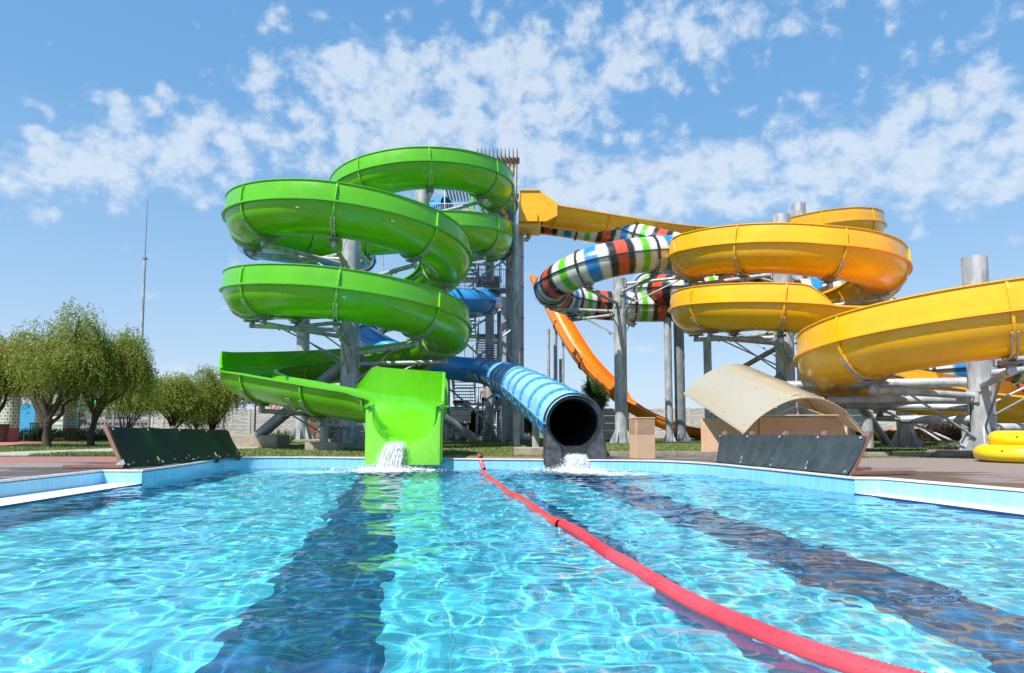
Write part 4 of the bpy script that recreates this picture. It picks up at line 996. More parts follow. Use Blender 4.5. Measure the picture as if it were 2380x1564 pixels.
for k, (dz) in enumerate((.0, -.012)):
    for i in range(n):
        for j in range(nl+1):
            q = Vector(ap[i])+offv*(j/nl); ridge = .02 if j in (6,) else 0; b.v.append((q.x, q.y, q.z+dz+ridge))
kk = nl+1
for i in range(n-1):
    for j in range(nl):
        f = (i*kk+j, (i+1)*kk+j, (i+1)*kk+j+1, i*kk+j+1); b.f.append(f); b.f.append(tuple(x+n*kk for x in f[::-1])); b.m += [0, 0]
for i in range(n-1):
    for j in (0, nl): b.f.append((i*kk+j, (i+1)*kk+j, (i+1)*kk+j+n*kk, i*kk+j+n*kk)); b.m.append(0)
for j in range(nl):
    for i in (0, n-1): b.f.append((i*kk+j, i*kk+j+1, i*kk+j+1+n*kk, i*kk+j+n*kk)); b.m.append(0)
b.build('sheet', 'poly_sheet', can, auto=50)
for f in (.02, .5, .97):
    b = MB(); b.poly([Vector(q)+offv*f-Vector((0, 0, .045)) for q in ap], .022, 6); b.build('arch_rib', 'beige_metal', can)
b = MB(); L0, L1 = Vector(ap[6])-Vector((0, 0, .05)), Vector(ap[-8])-Vector((0, 0, .05)); zt_ = min(L0.z, L1.z); L0.z = L1.z = 1.06
for f in (.05, .5):
    o_ = Vector((offv.x*f, offv.y*f, 0)); A_, B__ = L0+o_, L1+o_; M_ = A_.lerp(B__, .45); M2 = M_+Vector((0, 0, .52+offv.z*f*.9))
    b.tube(A_, B__, .014, n=6); b.tube(A_, M2, .014, n=6); b.tube(B__, M2, .014, n=6); b.tube(M_, M2, .014, n=6); b.tube(A_.lerp(B__, .2), M_+Vector((0, 0, .25)), .012, n=6); b.tube(A_.lerp(B__, .75), M_+Vector((0, 0, .25)), .012, n=6)
b.build('truss', 'beige_metal', can)
for f in (.3, .8):
    for i_ in (6, n//2, n-10):
        for jj in range(1): q = Vector(ap[i_])+offv*f; 
b = MB()
for f in (.06, .35, .47, .53, .72, .94):
    for i_ in range(2, n-1, 5): q = Vector(ap[i_])+offv*f; b.tube(q+Vector((0, 0, .0)), q+Vector((0, 0, .012)), .014, n=6)
b.build('sheet_screw', 'steel_dark', can)['kind'] = 'stuff'
# ------------------------------------------------------------------ yellow rings
def ring_float(x, y, z, R_, r, label, tilt=0):
    b = MB(); n, m = 48, 16
    for i in range(n):
        a = 2*pi*i/n; puck = 1+.018*sin(a*22)
        for j in range(m):
            g = 2*pi*j/m; rr = R_+r*cos(g)*(puck if cos(g) < 0 else 1+.004*sin(a*22)); zz = r*.78*sin(g)*(1+.012*sin(a*22+1))
            b.v.append((x+rr*cos(a), y+rr*sin(a), z+zz+tilt*rr*cos(a)))
    for i in range(n):
        for j in range(m): b.f.append((i*m+j, ((i+1) % n)*m+j, ((i+1) % n)*m+(j+1) % m, i*m+(j+1) % m)); b.m.append(0)
    t = thing('swim_ring', label, 'swim ring', (x, y, z), 'yellow inflatable rings by the right column'); b.build('tube', 'yellow_vinyl', t, auto=60)
    q = MB(); q.tube((x-R_-r*.6, y-.5, z+r*.55), (x-R_-r*.65, y-.5, z+r*.72), .02, n=8); q.build('valve', 'yellow_vinyl', t); return t
xr = P(2283, 1060, 14.9).x+1.02
ring_float(xr, 15.0, .19, .72, .25, 'yellow inflatable ring lying flat on the deck, under another one'); ring_float(xr+.34, 15.05, .50, .70, .24, 'yellow inflatable ring lying on top of a flat one at the right edge')
# ------------------------------------------------------------------ red float line
def hose(pts, r0, name, label, corr=True, pitch=.024, group='sections of the red float line'):
    pts = [Vector(q) for q in pts]; p_, s_ = resample([tuple(q) for q in pts], pitch/2 if corr else .02)
    b = MB(); rs_ = [(r0 if not callable(r0) else r0(s_[i]/s_[-1]))+(.0038 if i % 2 else -.0038)*corr for i in range(len(p_))]; b.poly([tuple(q) for q in p_], rs_, 14, caps=False)
    t = b.build(name, 'red_vinyl', auto=180); tag(t, label, 'float line', group); return t
def on_water(px, py, dz=.015): q = G(px, py, WZ+dz); return (q.x, q.y, q.z)
m, nt, p_ = new_mat('red_pipe_faded'); n = noise(nt, coords(nt), 3, 4); nt.links.new(ramp(nt, n, [(.35, (.82, .045, .06)), (.65, (.80, .075, .095))]), p_.inputs['Base Color']); p_.inputs['Roughness'].default_value = .35; p_.inputs['Coat Weight'].default_value = .3; MAT['red_pipe_faded'] = m
q = P(1113, 1058, 17.3); hose([(q.x, 17.35, .06), (q.x+.05, 16.95, .055), (q.x+.09, 16.6, .05)], .045, 'float_pipe', 'short red pipe piece lying on the deck above the pool rim', corr=False)
hose([(P(1117, 1072, 16.45).x, 16.44, -.03), (P(1120, 1080, 16.4).x, 16.38, -.12), (P(1125, 1093, 16.3).x, 16.3, -.22)], .045, 'float_pipe', 'short red pipe piece hanging down the tiled pool wall', corr=False)
wig = [(1124, 1097), (1133, 1107), (1152, 1121), (1170, 1136), (1185, 1147), (1205, 1156), (1222, 1166), (1240, 1180), (1262, 1194), (1280, 1208), (1301, 1219)]
hose([on_water(x, y, .012+.012*sin(i*2.1)) for i, (x, y) in enumerate(wig)], lambda f: .045+.006*sin(f*40), 'float_pipe', 'limp far red section of the float line, twisting away to the pool wall', corr=False)
h2 = hose([on_water(x, y, .02) for x, y in [(1299, 1215), (1340, 1236), (1372, 1258), (1400, 1278), (1424, 1294)]], .05, 'float_pipe', 'bright red middle section of the float line after the open joint', corr=True)
h3 = hose([on_water(x, y, .02) for x, y in [(1420, 1292), (1470, 1319), (1530, 1356), (1600, 1396), (1680, 1434), (1760, 1468), (1845, 1503), (1940, 1535), (2040, 1566), (2170, 1600), (2360, 1655), (2700, 1760)]], .05, 'float_pipe', 'long ribbed coral red section of the float line nearest the camera', corr=True)
h3.data.materials.clear(); h3.data.materials.append(MAT['red_pipe_faded'])
# ------------------------------------------------------------------ water jets
def water_white():
    m = bpy.data.materials.new('spray'); m.use_nodes = True; nt = m.node_tree; p = nt.nodes['Principled BSDF']; p.inputs['Base Color'].default_value = (.93, .96, .97, 1); p.inputs['Roughness'].default_value = .3; tl = N(nt, 'ShaderNodeBsdfTranslucent'); tl.inputs[0].default_value = (.95, .97, .98, 1); mx_ = N(nt, 'ShaderNodeMixShader', Fac=.12); nt.links.new(p.outputs[0], mx_.inputs[1]); nt.links.new(tl.outputs[0], mx_.inputs[2]); nt.links.new(mx_.outputs[0], nt.nodes['Material Output'].inputs[0]); MAT['spray'] = m
water_white()
ICO = None
def jet(x0, y0, z0, wdt, lean, fwd, label, seed, spread):
    from mathutils import noise as mn
    r_ = random.Random(seed); b = MB(); T = math.sqrt(2*(z0-WZ)/9.8)
    # ragged strands that follow falling paths
    for k in range(70):
        a = r_.uniform(-1, 1); vx = lean+a*.30*wdt/.2*.5+r_.gauss(0, .10); vy = -fwd*(1+r_.gauss(0, .18)); t0 = r_.uniform(0, .55)*T; t1 = min(T*1.02, t0+r_.uniform(.3, .8)*T); pts = []; rr = []
        n = 7
        for i in range(n):
            t = t0+(t1-t0)*i/(n-1); pts.append((x0+a*wdt+vx*t+r_.gauss(0, .006), y0+vy*t+r_.gauss(0, .02), z0-.5*9.8*t*t+.03*r_.random())); rr.append(r_.uniform(.004, .018)*sin(pi*(i+.5)/n)+.002)
        b.poly(pts, rr, 6)
    core = []
    for k in range(8000):
        a = r_.gauss(0, .5); t = T*r_.random()**.8; vx = lean+a*.25+r_.gauss(0, .17*spread); vy = -fwd*(1+r_.gauss(0, .2)); s_ = r_.uniform(.002, .0085)
        c = Vector((x0+max(-1, min(1, a))*wdt+vx*t, y0+vy*t+r_.gauss(0, .03), max(WZ-.01, z0-.5*9.8*t*t+abs(r_.gauss(0, .03)))))
        core.append((c, s_))
    xl, yl = x0+lean*T, y0-fwd*T
    for k in range(4500):   # splash crown
        rad = abs(r_.gauss(0, .30))*spread; an = r_.random()*2*pi; h = abs(r_.gauss(0, .09))*max(.1, 1-rad)
        core.append((Vector((xl+rad*cos(an)*1.5, yl+rad*sin(an), WZ+.01+h)), r_.uniform(.003, .012)))
    for c, s_ in core:
        o = len(b.v); b.v += [tuple(c+Vector(d)*s_) for d in ((1, 0, 0), (-1, 0, 0), (0, 1, 0), (0, -1, 0), (0, 0, 1), (0, 0, -1))]
        for f in ((0, 2, 4), (2, 1, 4), (1, 3, 4), (3, 0, 4), (2, 0, 5), (1, 2, 5), (3, 1, 5), (0, 3, 5)): b.f.append(tuple(o+i for i in f)); b.m.append(0)
    for k in range(90):    # froth lumps where it lands
        rad = abs(r_.gauss(0, .28))*spread; an = r_.random()*2*pi; c = Vector((xl+rad*cos(an)*1.6, yl+rad*sin(an)*.8, WZ+.015)); sz = r_.uniform(.03, .085); o = len(b.v); n1, n2 = 8, 4
        for i in range(n2+1):
            for j in range(n1):
                th = pi*i/n2; ph = 2*pi*j/n1; d = Vector((sin(th)*cos(ph), sin(th)*sin(ph)*.8, cos(th)*.55)); q = c+d*sz*(1+.5*mn.noise(c*9+d*2.2)); b.v.append(tuple(q))
        for i in range(n2):
            for j in range(n1): b.f.append((o+i*n1+j, o+(i+1)*n1+j, o+(i+1)*n1+(j+1) % n1, o+i*n1+(j+1) % n1)); b.m.append(0)
    o = b.build('water_jet', 'spray', auto=180); tag(o, label, 'water jet', kind='stuff'); return o
jet(cxg-.14, 16.26, .36, .20, -.45, .8, 'white water pouring from the lip of the green slide outlet', 3, 1.35)
jet(mx+.0, my-.42, mz-.78, .22, .02, .75, 'white water gushing from the black catch trough into the pool', 4, 1.4)
# ------------------------------------------------------------------ start tower
TW = thing('slide_tower', 'tall grey steel stair tower with a platform where all slides start', 'tower', (-.5, 40, 0))
def bx(name, mat, *a, **k): q = MB(); q.box(*a, **k); return q.build(name, mat, TW)
zp = P(1190, 519, 36.5).z
xl, xr_ = P(1000, 500, 38).x, P(1200, 500, 36.2).x
q = MB(); q.box(((xl+xr_)/2, 39.6, zp-.1), (xr_-xl, 6.6, .2)); q.build('platform', 'galvanised', TW)
q = MB()
for k in range(9): q.box(((xl+xr_)/2, 36.5+.78*k, zp-.34), (xr_-xl, .12, .28))
q.build('floor_joists', 'galvanised_dark', TW)
def leg(px, Y, r, z1=None, box=False, z0=0, mat='galvanised'):
    x = P(px, 800, Y).x; q = MB()
    if box: q.box((x, Y, (z0+(z1 or zp))/2), (r*2, r*2, (z1 or zp)-z0))
    else: q.tube((x, Y, z0), (x, Y, z1 or zp-.2), r, n=20)
    return q.build('tower_column', mat, TW, auto=40)
leg(1138, 41, .27); leg(1199, 36.2, .17); leg(1205, 38.0, .15); leg(1182, 42.6, .17, box=True); leg(1171, 37.6, .13, box=True, z1=8); leg(1028, 42.5, .22); leg(1041, 42, .16); leg(1190, 42.8, .14)
leg(1160, 43.6, .14, z1=9.5)
q = MB(); q.tube(P(1072, 1023, 39), P(1024, 935, 41), .26, n=16); q.build('raking_strut', 'galvanised_dark', TW, auto=40)
q = MB(); q.tube(P(1052, 1020, 42), P(1036, 980, 43), .26, n=16); q.build('raking_strut', 'pvc_pipe', TW, auto=40)
q = MB()
# gusseted foot of the round column
xc = P(1138, 800, 41).x
for k in range(8):
    a = 2*pi*k/8; q = MB(); q.add([(xc+cos(a)*.25, 41+sin(a)*.25, 0), (xc+cos(a)*.5, 41+sin(a)*.5, 0), (xc+cos(a)*.48, 41+sin(a)*.48, .08), (xc+cos(a)*.25, 41+sin(a)*.25, .75), (xc+cos(a+.06)*.25, 41+sin(a+.06)*.25, 0), (xc+cos(a+.03)*.5, 41+sin(a+.03)*.5, 0), (xc+cos(a+.03)*.48, 41+sin(a+.03)*.48, .08), (xc+cos(a+.06)*.25, 41+sin(a+.06)*.25, .75)], [(0, 1, 2, 3), (7, 6, 5, 4), (1, 5, 6, 2), (2, 6, 7, 3)]); q.build('gusset', 'galvanised', TW)
def rod(p0, p1, r=.05, name='cross_brace', mat='galvanised'): q = MB(); q.tube(p0, p1, r, n=8); return q.build(name, mat, TW, auto=40)
for (ax, ay, bx_, by, Y) in [(1060, 968+15, 1196, 880, 38), (1040, 900, 1170, 1010, 38), (1100, 760, 1195, 700, 37.5), (1085, 850, 1196, 760, 37.5), (1120, 640, 1196, 590, 37.5), (1085, 800, 1140, 850, 38), (1128, 700, 1192, 745, 38), (1160, 560, 1195, 575, 37), (1150, 590, 1190, 630, 38), (1085, 672, 1135, 630, 38), (1085, 620, 1130, 655, 38.2), (1165, 905, 1195, 985, 38), (1178, 960, 1178+28, 1010, 38)]:
    rod(P(ax, ay, Y), P(bx_, by, Y), .055)
for py in (610, 690, 775, 860, 940):
    rod(P(1182, py, 42), P(1199, py-40, 36.6), .05); rod(P(1182, py-40, 42), P(1199, py, 36.6), .05)
# stairs: two flights per level
XA = (P(1107, 900, 40).x, P(1162, 900, 40).x); XB = (P(1047, 900, 40).x, P(1101, 900, 40).x)
levels = [0, 4.55, 8.6, zp]
def flight(x0, x1, ya, za, yb, zb_):
    n = max(6, int((zb_-za)/.175)); q = MB()
    for k in range(n):
        t = (k+.5)/n; q.box(((x0+x1)/2, ya+(yb-ya)*t, za+(zb_-za)*(k+1)/n-.02), (x1-x0-.1, .30, .045))
    q.build('stair_treads', 'slat_grey', TW)
    for x in (x0+.03, x1-.03):
        q = MB(); q.beam((x, ya, za), (x, yb, zb_), .05, .25); q.build('stringer', 'galvanised', TW)
        q = MB(); q.tube((x, ya, za+1.0), (x, yb, zb_+1.0), .025, n=6)
        for k in range(0, n*2, 1):
            t = k/(n*2); q.tube((x, ya+(yb-ya)*t, za+(zb_-za)*t), (x, ya+(yb-ya)*t, za+(zb_-za)*t+1), .009, n=4, caps=False)
        q.build('stair_railing', 'galvanised', TW)
def railing(p0, p1, h=1.05, mat='galvanised', gap=.12):
    p0, p1 = Vector(p0), Vector(p1); L = (p1-p0).length; q = MB(); z = Vector((0, 0, 1))
    q.tube(p0+z*h, p1+z*h, .025, n=6); q.tube(p0+z*.1, p1+z*.1, .018, n=6)
    k = int(L/gap)
    for i in range(k+1):
        c = p0.lerp(p1, i/k); q.tube(c+z*(.1 if i % 8 else 0), c+z*h, .009 if i % 8 else .022, n=4, caps=False)
    return q.build('railing', mat, TW)
for i in range(3):
    z0, z1 = levels[i], levels[i+1]; zm = (z0+z1)/2
    flight(XA[0], XA[1], 38.8 if i else 39.2, z0, 42.6, zm); flight(XB[0], XB[1], 42.6, zm, 39.2, z1)
    q = MB(); q.box(((XA[1]+XB[0])/2, 43.2, zm-.05), (XA[1]-XB[0]+.1, 1.2, .1)); q.build('landing', 'galvanised', TW); railing((XB[0], 43.8, zm), (XA[1], 43.8, zm))
    if i < 2:
        q = MB(); q.box(((XA[1]+XB[0])/2+.15, 38.5, z1-.05), (XA[1]-XB[0]+.5, 1.3, .1)); q.build('landing', 'galvanised', TW); railing((XB[0], 37.9, z1), (XA[1]+.35, 37.9, z1), mat='coping_white' if i == 0 else 'galvanised')
        railing((XB[0], 37.9, z1), (XB[0], 39.2, z1)); railing((XA[1]+.35, 37.9, z1), (XA[1]+.35, 39.2, z1))
railing((xl, 36.35, zp), (P(1100, 500, 36.35).x, 36.35, zp), mat='white_paint'); railing((P(1160, 500, 36.35).x, 36.35, zp), (xr_-.02, 36.35, zp), mat='white_paint'); railing((xl, 42.8, zp), (xr_, 42.8, zp), mat='white_paint'); railing((xl, 36.35, zp), (xl, 42.8, zp), mat='white_paint')
# white windbreak at the back of the platform
q = MB(); q.box(((xl+P(1105, 500, 40).x)/2+.3, 41.8, zp+.6), (2.3, .06, 1.2)); q.build('white_screen', 'white_paint', TW)
# slatted sun roof with sloping slats
zr = P(1190, 380, 37).z; q = None
x0r, x1r = P(1108, 380, 37).x, P(1203, 380, 37).x
for yy in (36.2, 42.0):
    q = MB(); q.beam((x0r-.1, yy, zr-.16), (x1r+.1, yy, zr-.16), .12, .32); q.build('roof_beam', 'wood_brown' if yy > 40 else 'wood_pale', TW)
k = 0
x = x0r+.1
while x <= x1r:
    q = MB(); q.box((x, 39.0, zr+.09), (.06, 6.2, .17)); q.add([(x-.035, 35.9, zr+.0), (x+.035, 35.9, zr+.0), (x+.02, 35.8, zr+.36), (x-.02, 35.8, zr+.36), (x-.035, 36.1, zr+.0), (x+.035, 36.1, zr), (x+.02, 35.86, zr+.36), (x-.02, 35.86, zr+.36)], [(0, 1, 2, 3), (5, 4, 7, 6), (0, 3, 7, 4), (1, 5, 6, 2)]); q.build('roof_slat', 'wood_pale', TW); x += .215
for k in range(5):
    x = x1r-.05-.23*k; q = MB(); q.beam((x, 36.1, zr-.1), (x-.75, 36.5+.1, zp+1.05), .05, .09); q.build('sloping_slat', 'wood_pale', TW)
zq = P(1060, 436, 41).z; xa_, xb_ = P(1030, 436, 41).x, P(1100, 436, 41).x; q = MB(); q.beam((xa_, 41, zq), (xb_, 41, zq), .1, .3); q.build('roof_beam', 'wood_pale', TW)
for k in range(9): q = MB(); q.box((xa_+.1+(xb_-xa_-.2)*k/8, 42.4, zq+.22), (.06, 3.2, .17)); q.build('roof_slat', 'wood_pale', TW)
for xx in (xa_+.1, xb_-.1): q = MB(); q.tube((xx, 41, zp-.1), (xx, 41, zq), .04, n=8); q.build('roof_post', 'white_paint', TW)
q = MB(); q.tube((x1r-.2, 36.3, zp-.1), (x1r-.2, 36.3, zr-.15), .035, n=8); q.build('roof_post', 'galvanised', TW)
q = MB(); q.tube((x0r+.1, 36.3, zp-.1), (x0r+.1, 36.3, zr-.15), .035, n=8); q.build('roof_post', 'galvanised', TW)
# feed pipe beside the tower
FP = thing('drain_pipe', 'pale plastic pipe running down the right side of the steel tower', 'pipe', (P(1212, 800, 38.2).x, 38.2, 0))
xp = P(1212, 800, 38.2).x; zt_ = P(1212, 540, 38.2).z; q = MB()
q.poly([(xp, 38.2, .35), (xp, 38.2, zt_-.1), (xp+.02, 38.2, zt_), (xp+.18, 38.2, zt_+.05)], .14, 14); q.build('pipe', 'pvc_pipe', FP, auto=50)
q = MB(); q.poly([(xp+.16, 38.2, zt_-.42), (xp+.32, 38.2, zt_-.42), (xp+.42, 38.2, zt_-.3), (xp+.43, 38.2, zt_+.3)], .13, 12); q.build('elbow', 'galvanised', FP, auto=50)
q = MB(); q.poly([(xp, 38.2, .5), (xp, 38.2, .3), (xp+.15, 38.1, .16), (xp+.6, 38.0, .15)], .16, 14); q.build('elbow', 'pvc_pipe', FP, auto=50)
for k in range(6):
    zz = 1.6+k*1.75; q = MB(); q.tube((xp, 38.2, zz), (xp, 38.2, zz+.1), .155, n=14); q.build('collar', 'galvanised_dark', FP, auto=50)
for px, Y, w_, lab in ((1201, 27.8, .15, 'slim box post in front of the tower, its foot in the sunlit lawn'), (1245, 21.5, .14, 'grey post left of the black tube mouth, behind the blue tube')):
    t_ = thing('support_column', lab, 'column', (P(px, 1000, Y).x, Y, 0), 'steel columns of the slides'); x = t_.location.x
    zt2 = P(px, 900, Y).z if Y < 25 else P(px, 905, Y).z
    q = MB(); q.box((x, Y, zt2/2), (w_*1.6, w_*1.4, zt2)); q.build('shaft', 'galvanised', t_); q = MB(); q.box((x, Y, .01), (.7, .5, .03)); q.build('base_plate', 'concrete', t_)
plinth(P(1238, 1046, 19.2).x, 19.2, 1.05, .55, .2, 'long low concrete block left of the black tube mouth')
# information board
IB = thing('info_board', 'white rules board with coloured bands and small pictograms under the stairs', 'sign', (P(1070, 1000, 37).x, 37, 0))
x = IB.location.x; z1, z0 = P(1070, 945, 37).z, P(1070, 983, 37).z; W_ = 1.12; H_ = z1-z0
q = MB(); q.box((x, 37, (z0+z1)/2), (W_, .03, H_)); q.build('board', 'white_paint', IB)
simple('ink_cyan', (.02, .3, .6), scale=4); simple('ink_red', (.6, .03, .08), scale=4); simple('ink_lime', (.5, .65, .3), scale=4); simple('ink_black', (.03, .03, .04), scale=4); simple('ink_yellow', (.85, .65, .2), scale=4); simple('ink_white', (.8, .8, .8), scale=4)
def strip(f0, f1, u0, u1, mat, nm='printed_band'): q = MB(); q.box((x+W_*((u0+u1)/2-.5), 36.982, z1-H_*(f0+f1)/2), (W_*(u1-u0), .004, H_*(f1-f0))); q.build(nm, mat, IB)
strip(.02, .08, 0, 1, 'ink_cyan'); strip(.08, .12, .3, .6, 'ink_yellow'); strip(.13, .19, 0, 1, 'ink_cyan'); strip(.36, .4, 0, 1, 'ink_lime'); strip(.54, .585, 0, 1, 'ink_red'); strip(.75, .80, .52, 1, 'ink_red'); strip(.75, .80, .27, .5, 'ink_yellow'); strip(.94, .98, 0, .6, 'ink_cyan')
r_ = random.Random(2)
for f, n_, u0 in ((.23, 10, .1), (.43, 6, .22), (.63, 9, .05), (.85, 8, .05)):
    q = MB()
    for k in range(n_): u_ = u0+(.97-u0)*k/n_; q.box((x+W_*(u_+.02-.5), 36.982, z1-H_*(f+.03)), (W_*r_.uniform(.02, .045), .004, H_*r_.uniform(.03, .075)))
    q.build('pictogram_row', 'ink_black' if f < .6 else 'ink_red', IB)
for sx in (-.36, .4): q = MB(); q.box((x+sx, 37.04, z1/2), (.09, .06, z1)); q.build('post', 'wood_brown', IB)
# ------------------------------------------------------------------ people
def person(name_label, loc, rz, h, bones, mats, hair=.0, female=False, hold=None, suit=None):
    """bones: joint name -> position in metres for a 1.7 m figure, facing -Y"""
    t = thing('person', name_label, 'person', loc); k = h/1.7
    J = dict(pelvis=(0, 0, .93), waist=(0, .01, 1.08), chest=(0, 0, 1.28), neck=(0, .01, 1.44), headb=(0, 0, 1.52), head=(0, -.01, 1.62),
             shl=(-.17, 0, 1.40), ell=(-.23, .02, 1.13), wrl=(-.25, -.05, .89), hal=(-.25, -.07, .80), shr=(.17, 0, 1.40), elr=(.23, .02, 1.13), wrr=(.25, -.05, .89), har=(.25, -.07, .80),
             hpl=(-.09, 0, .88), knl=(-.10, -.01, .49), anl=(-.10, .02, .09), tol=(-.11, -.13, .03), hpr=(.09, 0, .88), knr=(.10, -.01, .49), anr=(.10, .02, .09), tor=(.11, -.13, .03))
    J.update(bones)
    R_ = dict(pelvis=.125 if female else .12, waist=.10 if female else .115, chest=.125 if female else .145, neck=.055, headb=.07, head=.088, shl=.055, ell=.042, wrl=.028, hal=.035, shr=.055, elr=.042, wrr=.028, har=.035,
              hpl=.09, knl=.058, anl=.038, tol=.032, hpr=.09, knr=.058, anr=.038, tor=.032)
    E = [('pelvis', 'waist'), ('waist', 'chest'), ('chest', 'neck'), ('neck', 'headb'), ('headb', 'head'), ('chest', 'shl'), ('shl', 'ell'), ('ell', 'wrl'), ('wrl', 'hal'), ('chest', 'shr'), ('shr', 'elr'), ('elr', 'wrr'), ('wrr', 'har'),
         ('pelvis', 'hpl'), ('hpl', 'knl'), ('knl', 'anl'), ('anl', 'tol'), ('pelvis', 'hpr'), ('hpr', 'knr'), ('knr', 'anr'), ('anr', 'tor')]
    names = list(J); vs = [Vector(J[n])*k for n in names]; ed = [(names.index(a), names.index(c)) for a, c in E]; rad = [R_[n]*k for n in names]
    # five fingers on each hand
    for side, s_ in (('l', -1), ('r', 1)):
        wv_, hv = Vector(J['wr'+side]), Vector(J['ha'+side]); d = (hv-wv_).normalized(); lat = d.cross(Vector((s_, 0, .1))).normalized()
        for i in range(5):
            off = (i-1.5)*.019 if i < 4 else -.045; L = (.075, .085, .08, .065, .045)[i]; dd = d if i < 4 else (d*.7-lat*.7).normalized()
            a0 = hv+lat*off*.7-(d*.0 if i < 4 else d*.03); a1 = a0+dd*L*.55; a2 = a1+(dd*.7+Vector((0, -.5, 0))).normalized()*L*.5
            o = len(vs); vs += [a0*k, a1*k, a2*k]; rad += [.010*k, .0085*k, .007*k]; ed += [(names.index('ha'+side), o), (o, o+1), (o+1, o+2)]
    me = bpy.data.meshes.new('body'); me.from_pydata([tuple(v+Vector(loc)) for v in vs], ed, []); me.materials.append(MAT['skin'])
    o = bpy.data.objects.new('body', me); C.objects.link(o); o.parent = t; o.matrix_parent_inverse = Matrix.Translation(-Vector(loc))
    sk = o.modifiers.new('skin', 'SKIN'); sk.use_smooth_shade = True; lay = me.skin_vertices[0] if me.skin_vertices else None
    if not me.skin_vertices:
        pass
    for i, r in enumerate(rad): me.skin_vertices[0].data[i].radius = (r, r*(.8 if i in (0, 1, 2) else 1))
    me.skin_vertices[0].data[0].use_root = True
    o.modifiers.new('sub', 'SUBSURF').levels = 1; o.modifiers['sub'].render_levels = 2
    t.rotation_euler[2] = 0
    hd = Vector(J['head'])*k+Vector(loc)
    q = MB(); n1, n2 = 14, 9
    for i in range(n2+1):
        for j in range(n1):
            th = pi*i/n2; ph = 2*pi*j/n1; d = Vector((sin(th)*cos(ph)*.088, sin(th)*sin(ph)*.105+.02, cos(th)*.112+.035)); 
            if d.y < -.05: d.y = -.05
            if hair and d.z < 0 and d.y > 0: d.z -= hair*(sin(th))*min(1, -d.z*14); d.y += .02
            q.v.append(tuple(hd+d*k))
    for i in range(n2):
        for j in range(n1): q.f.append((i*n1+j, (i+1)*n1+j, (i+1)*n1+(j+1) % n1, i*n1+(j+1) % n1)); q.m.append(0)
    q.build('hair', 'hair_dark', t, auto=180)
    # face: nose, ears
    q = MB(); q.tube(hd+Vector((0, -.085, .0))*k, hd+Vector((0, -.115, -.02))*k, .008*k, .014*k, n=8); q.build('nose', 'skin', t, auto=180)
    for sx in (-1, 1): q = MB(); q.tube(hd+Vector((sx*.085, 0, 0))*k, hd+Vector((sx*.1, .01, .0))*k, .025*k, n=8); q.build('ear', 'skin', t, auto=180)
    for nm, z, rx, ry, hh, mt in (suit or []):
        q = MB(); c = Vector(loc)+Vector((0, .0, z))*k; q.lathe(c, [(rx*k*.96, -hh*k/2), (rx*k, 0), (rx*k*.95, hh*k/2)], 20); ob = q.build(nm, mt, t, auto=180)
        ob.data.transform(Matrix.Translation(c) @ Matrix.Diagonal((1, ry/rx, 1, 1)) @ Matrix.Translation(-c))
    if rz:
        M_ = Matrix.Translation(Vector(loc)) @ Matrix.Rotation(rz, 4, 'Z') @ Matrix.Translation(-Vector(loc))
        for ch in t.children: ch.data.transform(M_) if ch.type == 'MESH' else None
    return t
wl_ = P(1154, 1008, 40.2)
person('woman in a teal patterned bikini bottom walking up the lowest stairs, seen from behind', (wl_.x, 40.25, .95), pi, 1.64, dict(elr=(.25, .03, 1.14), har=(.27, -.02, .80), knl=(-.10, -.14, .56), anl=(-.10, .03, .26), tol=(-.11, -.10, .20)), None, hair=.16, female=True, suit=[('bikini_bottom', .90, .175, .14, .17, 'swim_teal'), ('bikini_top', 1.27, .150, .12, .05, 'swim_teal')])
ml_ = P(1126, 960, 41.2)
person('bare-backed man climbing the lowest stairs ahead of the woman, holding a blue mat overhead', (ml_.x, 41.3, 1.55), pi, 1.76, dict(ell=(-.30, -.05, 1.30), wrl=(-.30, -.12, 1.52), hal=(-.30, -.12, 1.60), knl=(-.10, -.14, .56), anl=(-.10, .03, .26), tol=(-.11, -.10, .20)), None, suit=[('swim_shorts', .87, .185, .15, .26, 'swim_black')])
mt = thing('slide_mat', 'rolled glossy blue slide mat held above the stairs', 'mat', tuple(P(1156, 925, 41)))
q = MB(); q.poly([P(1152, 900, 41.1), P(1154, 915, 41), P(1159, 935, 40.9), P(1156, 945, 40.8)], [.16, .26, .28, .14], 14); q.build('roll', 'mat_blue', mt, auto=180)
for i, (px, Y, hh, lab, arms, hr) in enumerate([(1048, 40, 1.72, 'man on the top platform leaning an arm on the white railing', dict(elr=(.36, -.1, 1.22), wrr=(.5, -.15, 1.08), har=(.56, -.16, 1.06)), 0), (1066, 39.2, 1.74, 'man with both hands on his hips on the top platform', dict(ell=(-.36, .06, 1.18), wrl=(-.2, -.02, 1.0), hal=(-.14, -.06, .98), elr=(.36, .06, 1.18), wrr=(.2, -.02, 1.0), har=(.14, -.06, .98)), 0), (1086, 38.4, 1.66, 'person in dark swimwear standing at the green slide start box', {}, .1)]):
    x = P(px, 470, Y).x; person(lab, (x, Y, zp), pi*.9 if i else .3, hh, arms, None, hair=hr, suit=[('swim_shorts', .88, .185, .15, .24, 'swim_black' if i != 1 else 'mat_blue')])
rf = thing('ride_tube', 'shiny blue inflatable ride tube stacked upright behind the platform railing', 'swim ring', (P(1178, 480, 37.6).x, 37.6, zp+.55)); q = MB(); c = rf.location
for n_ in range(1): q.poly([c+Vector((.34*cos(a_), .0, .44*sin(a_))) for a_ in [2*pi*k/24 for k in range(25)]], .16, 12)
q.build('tube', 'mat_blue', rf, auto=180)
